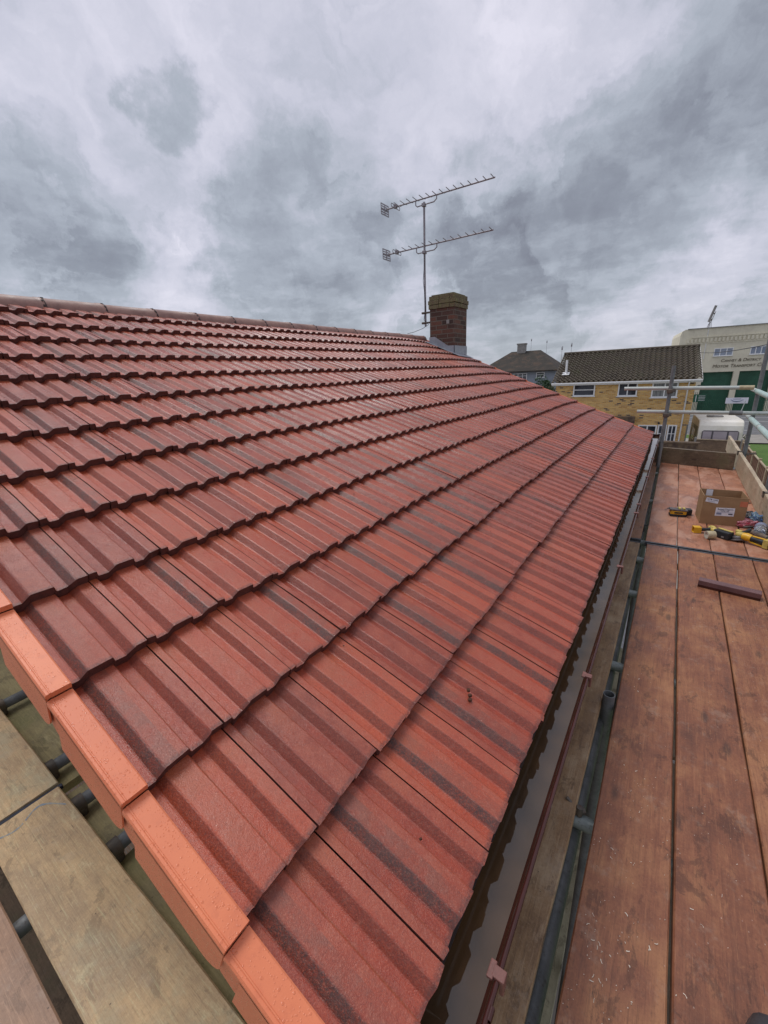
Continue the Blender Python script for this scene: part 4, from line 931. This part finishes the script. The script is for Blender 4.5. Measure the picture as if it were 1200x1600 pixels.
# ================================================================== yellow brick house
BLo = Vector((-6.46, 28.574)); BRo = Vector((.907, 29.057)); bd = (BRo - BLo); BLEN = bd.length; bang = math.atan2(bd.y, bd.x)
bh = thing('brick_house', 'two storey yellow brick house with mossy brown pantile roof behind the platform', 'house', (BLo.x, BLo.y, 0), bang)
EZ = 4.877; KS = .708
b = MB(); b.prism([(.12, 0, 0), (BLEN - .12, 0, 0), (BLEN - .12, 8.0, 0), (.12, 8.0, 0)], (0, 0, EZ + .02)); 
b.prism([(.14, .3, EZ + .01), (.14, 7.9, EZ + .01), (.14, 3.944, EZ + 1.5)], (BLEN - .28, 0, 0)); link('wall', b, M['brickY'], bh)
RH = 1.723; RDp = 3.944
def pantile(u0, u1, v0, z0, v1, z1, nc, pitch):
    b = MB(); nu = int((u1 - u0) / (pitch / 6)); 
    for c in range(nc):
        f0, f1 = c / nc, (c + 1) / nc; vs = []
        for (f, lift) in ((f0, .085), (f1 + .01, .005)):
            v, z = v0 + (v1 - v0) * f, z0 + (z1 - z0) * f
            for i in range(nu + 1):
                u = u0 + (u1 - u0) * i / nu; ph = (u / pitch) % 1; h = .06 * (math.sin(ph * 2 * math.pi) * .6 + (.4 if ph < .5 else -.4) * abs(math.sin(ph * 2 * math.pi)) ** .5)
                vs.append((u, v, z + lift + h))
        n = nu + 1
        b.add(vs, [(i, i + 1, n + i + 1, n + i) for i in range(nu)], True)
        low = [Vector(vs[i]) for i in range(n)]; b.add(low + [p - Vector((0, 0, .05)) for p in low], [(i, n + i, n + i + 1, i + 1) for i in range(nu)])
    return b
rf = link('roof', pantile(-.12, BLEN + .12, -.28, EZ - .02, RDp, EZ + RH, 13, .27), M['pantile'], bh)
b = MB(); b.add([(-.12, RDp, EZ + RH), (BLEN + .12, RDp, EZ + RH), (BLEN + .12, 8.1, EZ), (-.12, 8.1, EZ)], [(0, 1, 2, 3)]); link('back_slope', b, M['pantile'], bh)
b = MB(); b.tube([(-.12, RDp, EZ + RH + .04), (BLEN + .12, RDp, EZ + RH + .04)], .10, 10); link('ridge', b, M['pantile'], bh)
for u in (-.115, BLEN + .115):
    b = MB(); b.prism([(u, -.28, EZ - .05), (u, RDp, EZ + RH - .02), (u, 8.1, EZ - .05), (u, 8.1, EZ - .20), (u, RDp, EZ + RH - .17), (u, -.28, EZ - .20)], (.03, 0, 0)); link('barge_board', b, M['whited'], bh)
b = MB(); b.box((BLEN / 2, -.31, EZ - .085), (BLEN + .25, .10, .09), bev=.02); b.box((BLEN / 2, -.24, EZ - .13), (BLEN + .22, .03, .14)); b.box((BLEN / 2, -.12, EZ - .19), (BLEN + .2, .24, .02)); link('gutter', b, M['white'], bh)
b = MB(); b.tube([(BLEN - .42, -.30, EZ - .12), (BLEN - .44, -.16, EZ - .36), (BLEN - .44, -.06, EZ - .46), (BLEN - .44, -.06, .2)], .038, 10); link('downpipe', b, M['white'], bh)
b = MB(); b.tube([(BLEN - .15, -.05, 2.4), (BLEN - .15, -.05, .2)], .03, 8); link('waste_pipe', b, M['tubedk'], bh)
def window(par, u0, u1, z0, z1, cols, rows=1, v=0, gm='glass', fm='white', fw=.07, mw=.06, split=None):
    b = MB(); d = .07; y = v - .02
    b.box(((u0 + u1) / 2, y, z0 + fw / 2), (u1 - u0, d, fw)); b.box(((u0 + u1) / 2, y, z1 - fw / 2), (u1 - u0, d, fw))
    for u in (u0 + fw / 2, u1 - fw / 2): b.box((u, y, (z0 + z1) / 2), (fw, d - .003, z1 - z0 - 2 * fw))
    for i in range(1, cols): b.box((u0 + (u1 - u0) * i / cols, y + .003, (z0 + z1) / 2), (mw, d - .006, z1 - z0 - 2 * fw))
    for i in range(1, rows): b.box(((u0 + u1) / 2, y + .006, z0 + (z1 - z0) * (split or i / rows)), (u1 - u0 - 2 * fw, d - .012, mw * .8))
    b.box(((u0 + u1) / 2, y - .05, z0 - .015), (u1 - u0 + .10, .16, .035))
    w_ = link('window', b, M[fm], par)
    b = MB(); b.box(((u0 + u1) / 2, v - .005, (z0 + z1) / 2), (u1 - u0 - .02, .012, z1 - z0 - .02)); link('pane', b, M[gm], w_)
    return w_
def wz(z): return CZ + (z - 6.1) * KS     # survey height to world height
window(bh, 1.14, 2.35, 4.02, 4.76, 1, 2)
window(bh, 3.57, 4.56, 3.98, 4.74, 2, 1)
window(bh, 5.26, 6.50, 3.88, 4.72, 2, 2, gm='curtain')
window(bh, 4.85, 5.80, 1.40, 2.34, 2, 2, split=.5)
window(bh, 5.84, 6.28, 1.36, 2.36, 2, 2, mw=.04)
window(bh, 6.32, 6.76, 1.36, 2.36, 2, 2, mw=.04)
b = MB(); b.box((4.12, -.25, 2.64), (1.05, .5, .38)); link('canopy', b, M['moss'], bh)
b = MB(); b.box((5.85, -.10, 2.46), (.10, .14, .10), bev=.02); b.tube([(5.85, -.05, 2.5), (5.85, -.16, 2.42)], .03, 6); link('lamp', b, M['toolblk'], bh)
b = MB(); fu, fv = .52, .85; fz = EZ + RH * (fv + .28) / 4.22
b.tube([(fu, fv, fz), (fu, fv, fz + .85)], .065, 10); link('flue', b, M['white'], bh)
b = MB(); b.box((fu, fv - .1, fz + .03), (.42, .34, .03), Matrix.Rotation(R(25), 3, 'X')); b.box((fu - .12, fv - .12, fz + .05), (.1, .1, .05)); b.box((fu + .12, fv - .12, fz + .05), (.1, .1, .05)); link('flue_flashing', b, M['white'], bh)
# low planting bed and mossy wall top at its foot
b = MB(); b.box((.28, 25.4, .95), (1.9, .25, 1.9)); b.box((.28, 25.4, 1.93), (2.0, .34, .07)); o = link('garden_wall', b, M['moss']); tag(o, 'dark mossy garden wall below the brick house windows', 'wall')

# ================================================================== garage
GA = Vector((1.439, 62.35)); gang = R(6); KG = .9426
def gz(z): return CZ + (z - 6.1) * KG
ga = thing('bus_garage', 'cream rendered transport garage with dark green doors at the far right', 'garage', (GA.x, GA.y, 0), gang)
def gu(u): return u * .752
U0, U1 = -2.0, gu(22); ZT = gz(9.78)
b = MB(); doors = [(gu(.98), gu(4.72)), (gu(5.42), gu(9.2)), (gu(9.9), gu(13.6)), (gu(14.3), gu(18.0))]; ZD = gz(4.75)
b.prism([(U0, 0, ZD), (U1, 0, ZD), (U1, 0, ZT), (U0 + .4, 0, ZT), (U0 + .12, 0, ZT - .18), (U0, 0, ZT - .6)], (0, 9, 0))
prev = U0
for a, c in doors: b.box(((prev + a) / 2, 4.5, ZD / 2 - .001), (a - prev, 9, ZD)); prev = c
b.box(((prev + U1) / 2, 4.5, ZD / 2 - .001), (U1 - prev, 9, ZD)); link('wall', b, M['garage'], ga)
b = MB(); b.box(((U0 + U1) / 2 + .35, -.04, ZT + .03), (U1 - U0 - .5, .2, .07)); link('coping', b, M['conc'], ga)
b = MB(); gr2 = random.Random(2)
for i in range(60):
    u = gu(-1.6) + i * .36; 
    if u > U1 - .3: break
    b.box((u, -.05, gz(8.45)), (.20, .11, .42))
b.box(((U0 + U1) / 2 + .3, -.045, gz(8.8)), (U1 - U0 - 1.6, .10, .10)); b.box(((U0 + U1) / 2 + .3, -.03, gz(8.1)), (U1 - U0 - 1.6, .07, .10)); link('frieze', b, M['garage'], ga)
for (a, c) in doors:
    b = MB(); b.box(((a + c) / 2, .45, ZD / 2), (c - a, .06, ZD)); n = 10
    for i in range(1, n): b.box(((a + c) / 2, .41, ZD * i / n), (c - a, .02, .03))
    link('door', b, M['green_door'], ga)
for (a, c) in ((1.85, 4.15), (6.1, 8.0), (10.2, 12.5), (14.4, 16.7)):
    window(ga, gu(a), gu(c), gz(6.55), gz(7.45), 3, 1, 0, 'gglass', 'white', .08, .08)
text_mesh('sign_lettering', 'Canvey & District', .46, M['letter'], ga, (3.92, -.03, gz(6.02)), (R(90), 0, 0), .02, True, shear=.15)
text_mesh('sign_lettering', 'Motor Transport Co', .50, M['letter'], ga, (3.80, -.03, gz(5.40)), (R(90), 0, 0), .02, True, shear=.15)
b = MB(); b.tube([(gu(.70), -.03, ZT), (gu(.70), -.03, gz(6.3))], .035, 6); link('cable_duct', b, M['white'], ga)
ph = thing('mobile_mast', 'grey mobile phone antenna panel standing on the garage roof', 'antenna', (GA.x + .52, GA.y + .6, ZT), gang)
b = MB(); b.tube([(0, 0, 0), (0, 0, .7)], .05, 8); b.tube([(-.18, 0, 0), (-.05, 0, .5)], .03, 6); b.tube([(.22, 0, 0), (.08, 0, .9)], .03, 6); link('pole', b, M['aerial'], ph)
b = MB(); b.box((.10, 0, 1.5), (.24, .14, 1.7), Matrix.Rotation(R(14), 3, 'Y'), bev=.03); link('panel', b, M['conc'], ph)
b = MB(); b.box((.24, .03, 1.15), (.05, .05, 1.2), Matrix.Rotation(R(14), 3, 'Y')); b.box((.26, .0, 1.5), (.09, .08, .12)); b.box((.14, 0, .9), (.09, .09, .12)); link('cable_tray', b, M['coupler'], ph)
# palisade fence in front of the garage
def gpt(u, v): return (GA.x + math.cos(gang) * u - math.sin(gang) * v, GA.y + math.sin(gang) * u + math.cos(gang) * v)
px, py = gpt(gu(-.4), -2.0)
fe = thing('palisade_fence', 'low dark green railing fence in front of the garage doors', 'fence', (px, py, 0), gang)
b = MB(); b.box((6.4, 0, 1.45), (13.8, .05, .06)); b.box((6.4, 0, .25), (13.8, .05, .06)); link('rail', b, M['green_door'], fe)
b = MB()
for i in range(100): b.box((-.45 + i * .14, -.03, .8), (.045, .02, 1.6))
o = link('pale', b, M['green_door'], fe); tag(o, kind='stuff')
px, py = gpt(gu(.55), -2.2)
sg = thing('notice_board', 'small dark notice board with pale lines by the railings', 'sign', (px, py, 0), gang)
b = MB(); b.box((0, 0, 1.75), (1.5, .05, .85)); link('board', b, M['green_door'], sg)
b = MB(); b.box((-.5, -.03, 1.75), (.06, .02, .7)); b.box((-.2, -.03, 1.72), (.06, .02, .7))
for i in range(4): b.box((.33, -.03, 1.52 + i * .16), (.6, .02, .035))
link('lettering', b, M['white'], sg)
b = MB(); b.tube([(-.7, -.02, 2.6), (-.5, -.02, 2.95), (-.15, -.02, 3.12), (.15, -.02, 3.02), (.4, -.02, 3.05)], [.03, .07, .10, .08, .05], 8)
for i in range(6): b.tube([(-.62 + i * .16, -.02, 2.18), (-.62 + i * .16, -.02, 2.42)], .022, 6)
link('emblem', b, M['toolblk'], sg); b = MB(); b.tube([(-.6, .04, 0), (-.6, .04, 3.0)], .04, 6); b.tube([(.6, .04, 0), (.6, .04, 2.1)], .04, 6); link('post', b, M['green_door'], sg)
px, py = gpt(gu(5.2), -2.3)
sg = thing('banner_sign', 'white banner sign hung on the garage railings', 'sign', (px, py, 0), gang)
b = MB(); b.box((0, 0, 1.45), (1.95, .04, .62)); link('panel', b, M['paper'], sg)
b = MB(); b.tube([(-.55, -.03, 1.55), (-.3, -.03, 1.40), (0, -.03, 1.36), (.3, -.03, 1.40), (.55, -.03, 1.55)], [.02, .05, .07, .05, .02], 6); b.box((0, -.03, 1.62), (.7, .01, .06)); link('emblem', b, M['inkgrey'], sg)
b = MB(); b.tube([(.8, .05, 1.6), (.45, -.3, 0)], .04, 6); link('strut', b, M['tubelt'], sg)
# overhead cable
b = MB(); p0 = Vector((.80, 31.5, CZ + .47)); p1 = Vector((1.62, 13.0, CZ + .30)); pts = []
for i in range(15):
    f = i / 14; p = p0.lerp(p1, f); p.z -= .35 * 4 * f * (1 - f) * .25; pts.append(p)
b.tube(pts, .011, 6); tag(link('overhead_cable', b, M['black']), 'thin black cable slung from the brick house gable across the garage front', 'cable')

# ================================================================== grey house far left
gh = thing('grey_house', 'grey rendered house with a dark hipped roof and stubby chimney, far behind the chimney stack', 'house', (-15.5, 50, 0), R(4))
b = MB(); b.box((0, 4, (CZ - .15) / 2), (8.2, 8, CZ - .15)); link('wall', b, M['render'], gh)
z0, z1 = CZ - .17, CZ + 2.10
b = MB(); ev = [(-4.7, -.6), (4.5, -.6), (4.5, 8.6), (-4.7, 8.6)]; rg = [(-1.7, 4.0), (1.7, 4.0)]
vs = [(x, y, z0) for x, y in ev] + [(x, y, z1) for x, y in rg] + [(x, y, z0 - .12) for x, y in ev]
b.add(vs, [(0, 1, 5, 4), (1, 2, 5), (2, 3, 4, 5), (3, 0, 4), (0, 6, 7, 1), (1, 7, 8, 2), (2, 8, 9, 3), (3, 9, 6, 0), (6, 9, 8, 7)]); rf = link('roof', b, M['greyroof'], gh)
b = MB(); b.box((-.45, 3.8, z1 + .25), (.95, .7, 1.0), bev=.02); b.box((-.45, 3.8, z1 + .80), (1.1, .8, .16), bev=.03); link('chimney', b, M['conc'], rf)
window(gh, -.35, 1.15, CZ - 1.15, CZ - .42, 3, 2, 0, split=.6); window(gh, 2.15, 3.05, CZ - .95, CZ - .38, 1, 2, 0, split=.55)
def small_aerial(label, loc, h):
    t = thing('small_aerial', label, 'aerial', loc, 0, 'small aerials on distant roofs'); b = MB(); b.tube([(0, 0, 0), (0, 0, h)], .014, 6); link('mast', b, M['aerial'], t)
    b = MB(); b.box((0, 0, h - .10), (.10, .25, .03)); b.box((0, 0, h - .22), (.09, .10, .14)); b.box((.04, 0, h - .04), (.02, .18, .02)); link('array', b, M['aerial'], t)
small_aerial('small aerial right of the chimney on the grey house roof', (-13.4, 54, CZ + .9), 2.2)
small_aerial('thin aerial just beside the stubby chimney of the grey house', (-15.2, 54, CZ + 2.1), 1.35)
small_aerial('small aerial over the left end of the pantile roof', (-8.2, 38, CZ - .5), 2.15)
small_aerial('second small aerial behind the pantile ridge', (-7.5, 38, CZ - .5), 2.35)
# low far building between the houses
fb = thing('far_building', 'long low white building on the horizon between the grey house and the pantile roof', 'building', (-38, 190, 0), 0)
b = MB(); b.box((0, 0, 2.4), (26, 10, 4.8)); link('wall', b, M['whited'], fb); b = MB(); b.box((0, 0, 5.1), (27, 11, .6)); link('roof', b, M['conc'], fb)

# ================================================================== shrubs
def crown(b, c, rx, ry, rz, n, sz, rn, mi=0):
    for i in range(n):
        while True:
            d = Vector((rn.uniform(-1, 1), rn.uniform(-1, 1), rn.uniform(-1, 1)))
            if .25 < d.length < 1: break
        k = 1 + .35 * mnoise.noise(d * 2.3 + Vector(c)); p = Vector((c[0] + d.x * rx * k, c[1] + d.y * ry * k, c[2] + d.z * rz * k))
        if mnoise.noise(p * 2.2) < -.32: continue
        q = Vector((rn.gauss(0, 1), rn.gauss(0, 1), rn.gauss(0, 1))).normalized(); u = q.orthogonal().normalized(); v = q.cross(u); s_ = sz * rn.uniform(.5, 1.3)
        b.add([p - u * s_, p + v * s_ * .45, p + u * s_, p - v * s_ * .45], [(0, 1, 2, 3)])
rn = random.Random(4)
def shrub(label, loc, parts, trunk_h, n, sz, mat, grp='trees between the houses'):
    t = thing('garden_tree', label, 'tree', loc, 0, grp); b = MB()
    b.tube([(0, 0, 0), (.05, 0, trunk_h * .6), (0, .05, trunk_h)], [.14, .09, .04], 8)
    for c, *_ in parts: b.tube([(0, 0, trunk_h * .5), (c[0] * .6, c[1] * .6, c[2] * .8)], [.05, .02], 6)
    link('trunk', b, M['bark'], t); b = MB()
    for c, rx, ry, rz in parts: crown(b, c, rx, ry, rz, n, sz, rn)
    link('crown', b, M[mat], t)
shrub('dark green conifer in front of the grey house', (-9.6, 38, 0), [((0, 0, 3.8), 1.0, 1.0, 1.35), ((-.5, 0, 3.1), .8, .8, .9), ((.5, 0, 3.9), .6, .6, .8)], 3.6, 1300, .11, 'leaf')
shrub('olive shrub beside the brick house gable', (-8.35, 37, 0), [((0, 0, 3.2), 1.1, .9, 1.25), ((.6, 0, 2.7), .7, .7, .9)], 3.0, 1200, .10, 'leafo')

# ================================================================== fences, caravan
def fence_run(label, x0, y0, x1, y1, h, n, mat, posts='conc'):
    a = math.atan2(y1 - y0, x1 - x0); Lg = math.dist((x0, y0), (x1, y1)); t = thing('fence', label, 'fence', (x0, y0, 0), a); pl = Lg / n
    for i in range(n):
        b = MB(); nb = max(4, int(pl / .14))
        for q in range(nb): b.box((i * pl + (q + .5) * pl / nb, (q % 2) * .012, h / 2 - .02), (pl / nb + .01, .018, h - .08))
        link('panel', b, M[mat], t)
        b = MB(); b.box((i * pl + pl / 2, -.02, h - .03), (pl - .12, .06, .04)); b.box((i * pl + pl / 2, -.03, h * .55), (pl - .12, .04, .05)); link('rail', b, M['toe'], t)
    for i in range(n + 1):
        b = MB(); b.box((i * pl, -.01, h / 2 + .03), (.10, .10, h + .08), bev=.01); link('post', b, M[posts], t)
    return t
fence_run('brown panel fence with pale posts running away beside the lawn', 3.15, 27.4, 3.36, 12.3, 1.80, 9, 'fence', 'toe')
fence_run('brown panel fence across the garden in front of the caravan', 1.18, 27.75, 3.10, 27.6, 1.82, 1, 'fencewet', 'conc')
fence_run('low dark fence beside the brick house corner, behind the garden wall', -1.6, 26.6, 1.05, 27.7, 1.55, 2, 'fencewet', 'conc')
cv = thing('caravan', 'cream touring caravan with a three-part rear window behind the garden fence', 'caravan', (1.30, 29.0, 0), R(3.5))
CWd, CLn, CH, Z0 = 1.95, 4.3, 2.62, .45
prof_ = [(0, Z0), (.03, 1.35), (.08, 2.0), (.14, 2.34), (.26, 2.52), (.5, CH - .01), (.9, CH), (3.4, CH), (3.9, 2.55), (4.2, 2.1), (CLn, 1.2), (CLn - .1, Z0)]
b = MB(); rows = []
xsn = [(0, -.045), (.02, -.015), (.07, 0), (CWd - .07, 0), (CWd - .02, -.015), (CWd, -.045)]
vs = []
for x, dz in xsn:
    for (y, z) in prof_:
        cy, cz_ = CLn / 2, 1.3; f = 1 + dz * .5; vs.append((x, cy + (y - cy) * f, cz_ + (z - cz_) * (f if z > 1 else 1)))
n = len(prof_); b.add(vs, [(i * n + q, (i + 1) * n + q, (i + 1) * n + (q + 1) % n, i * n + (q + 1) % n) for i in range(len(xsn) - 1) for q in range(n)], False)
b.add(vs[:n], [tuple(range(n))]); b.add(vs[-n:], [tuple(range(n))[::-1]]); link('shell', b, M['caravan'], cv)
b = MB(); b.prism([(-.006, .3, .8), (-.006, 3.9, .8), (-.006, 3.9, 2.1), (-.006, .3, 2.25)], (.004, 0, 0)); sp_ = link('side_panel', b, M['caravang'], cv)
b = MB(); b.prism([(-.014, 1.6, 1.3), (-.014, 2.9, 1.3), (-.014, 2.9, 1.95), (-.014, 1.6, 1.95)], (.006, 0, 0)); link('side_window', b, M['gascover'], cv)
b = MB(); b.prism([(.17, .010, 1.38), (CWd - .17, .010, 1.38), (CWd - .17, .068, 2.02), (CWd - .24, .078, 2.09), (.24, .078, 2.09), (.17, .068, 2.02)], (0, -.025, .002)); rw = link('rear_window', b, M['rubber'], cv)
for (a, c) in ((.21, .60), (.68, 1.27), (1.35, 1.74)):
    b = MB(); b.prism([(a, .008 - .028, 1.42), (c, .008 - .028, 1.42), (c, .070 - .028, 2.04), (a, .070 - .028, 2.04)], (0, -.006, 0)); link('pane', b, M['gascover'], rw)
b = MB(); b.box((CWd / 2 - .1, 2.2, CH + .04), (.75, .6, .07), bev=.03); b.box((CWd / 2 - .35, 1.9, CH + .09), (.35, .03, .05)); link('roof_light', b, M['conc'], cv)
b = MB(); b.box((CWd / 2, .02, .75), (CWd - .2, .06, .12)); link('bumper', b, M['rubber'], cv)
for x in (.1, CWd - .1):
    b = MB(); b.lathe((x - .09, 2.3, .33), [(.0001, 0), (.2, 0), (.32, .02), (.33, .09), (.32, .16), (.2, .18), (.0001, .18)], 20, Vector((1, 0, 0))); link('wheel', b, M['black'], cv)
# white stones on the lawn
for i, (x, y, lb) in enumerate(((4.15, 29.6, 'white stone lying on the lawn by the fence'), (4.25, 27.2, 'second white stone on the lawn, nearer the viewer'))):
    o = wrapper(lb, (x, y, .012), .22, .14, .12, M['whited'], 3 + i, 0); o.name = 'stone'; o['category'] = 'stone'; o['group'] = 'white stones on the lawn'
# kerbside low shrub patch
b = MB(); rn = random.Random(8)
for i in range(7): crown(b, (2.9 + i * .28, 39.3 + rn.uniform(-.3, .3), .25), .3, .3, .28, 90, .07, rn)
tag(link('low_planting', b, M['leafo']), 'patch of low planting by the pavement', 'plants', kind='stuff')
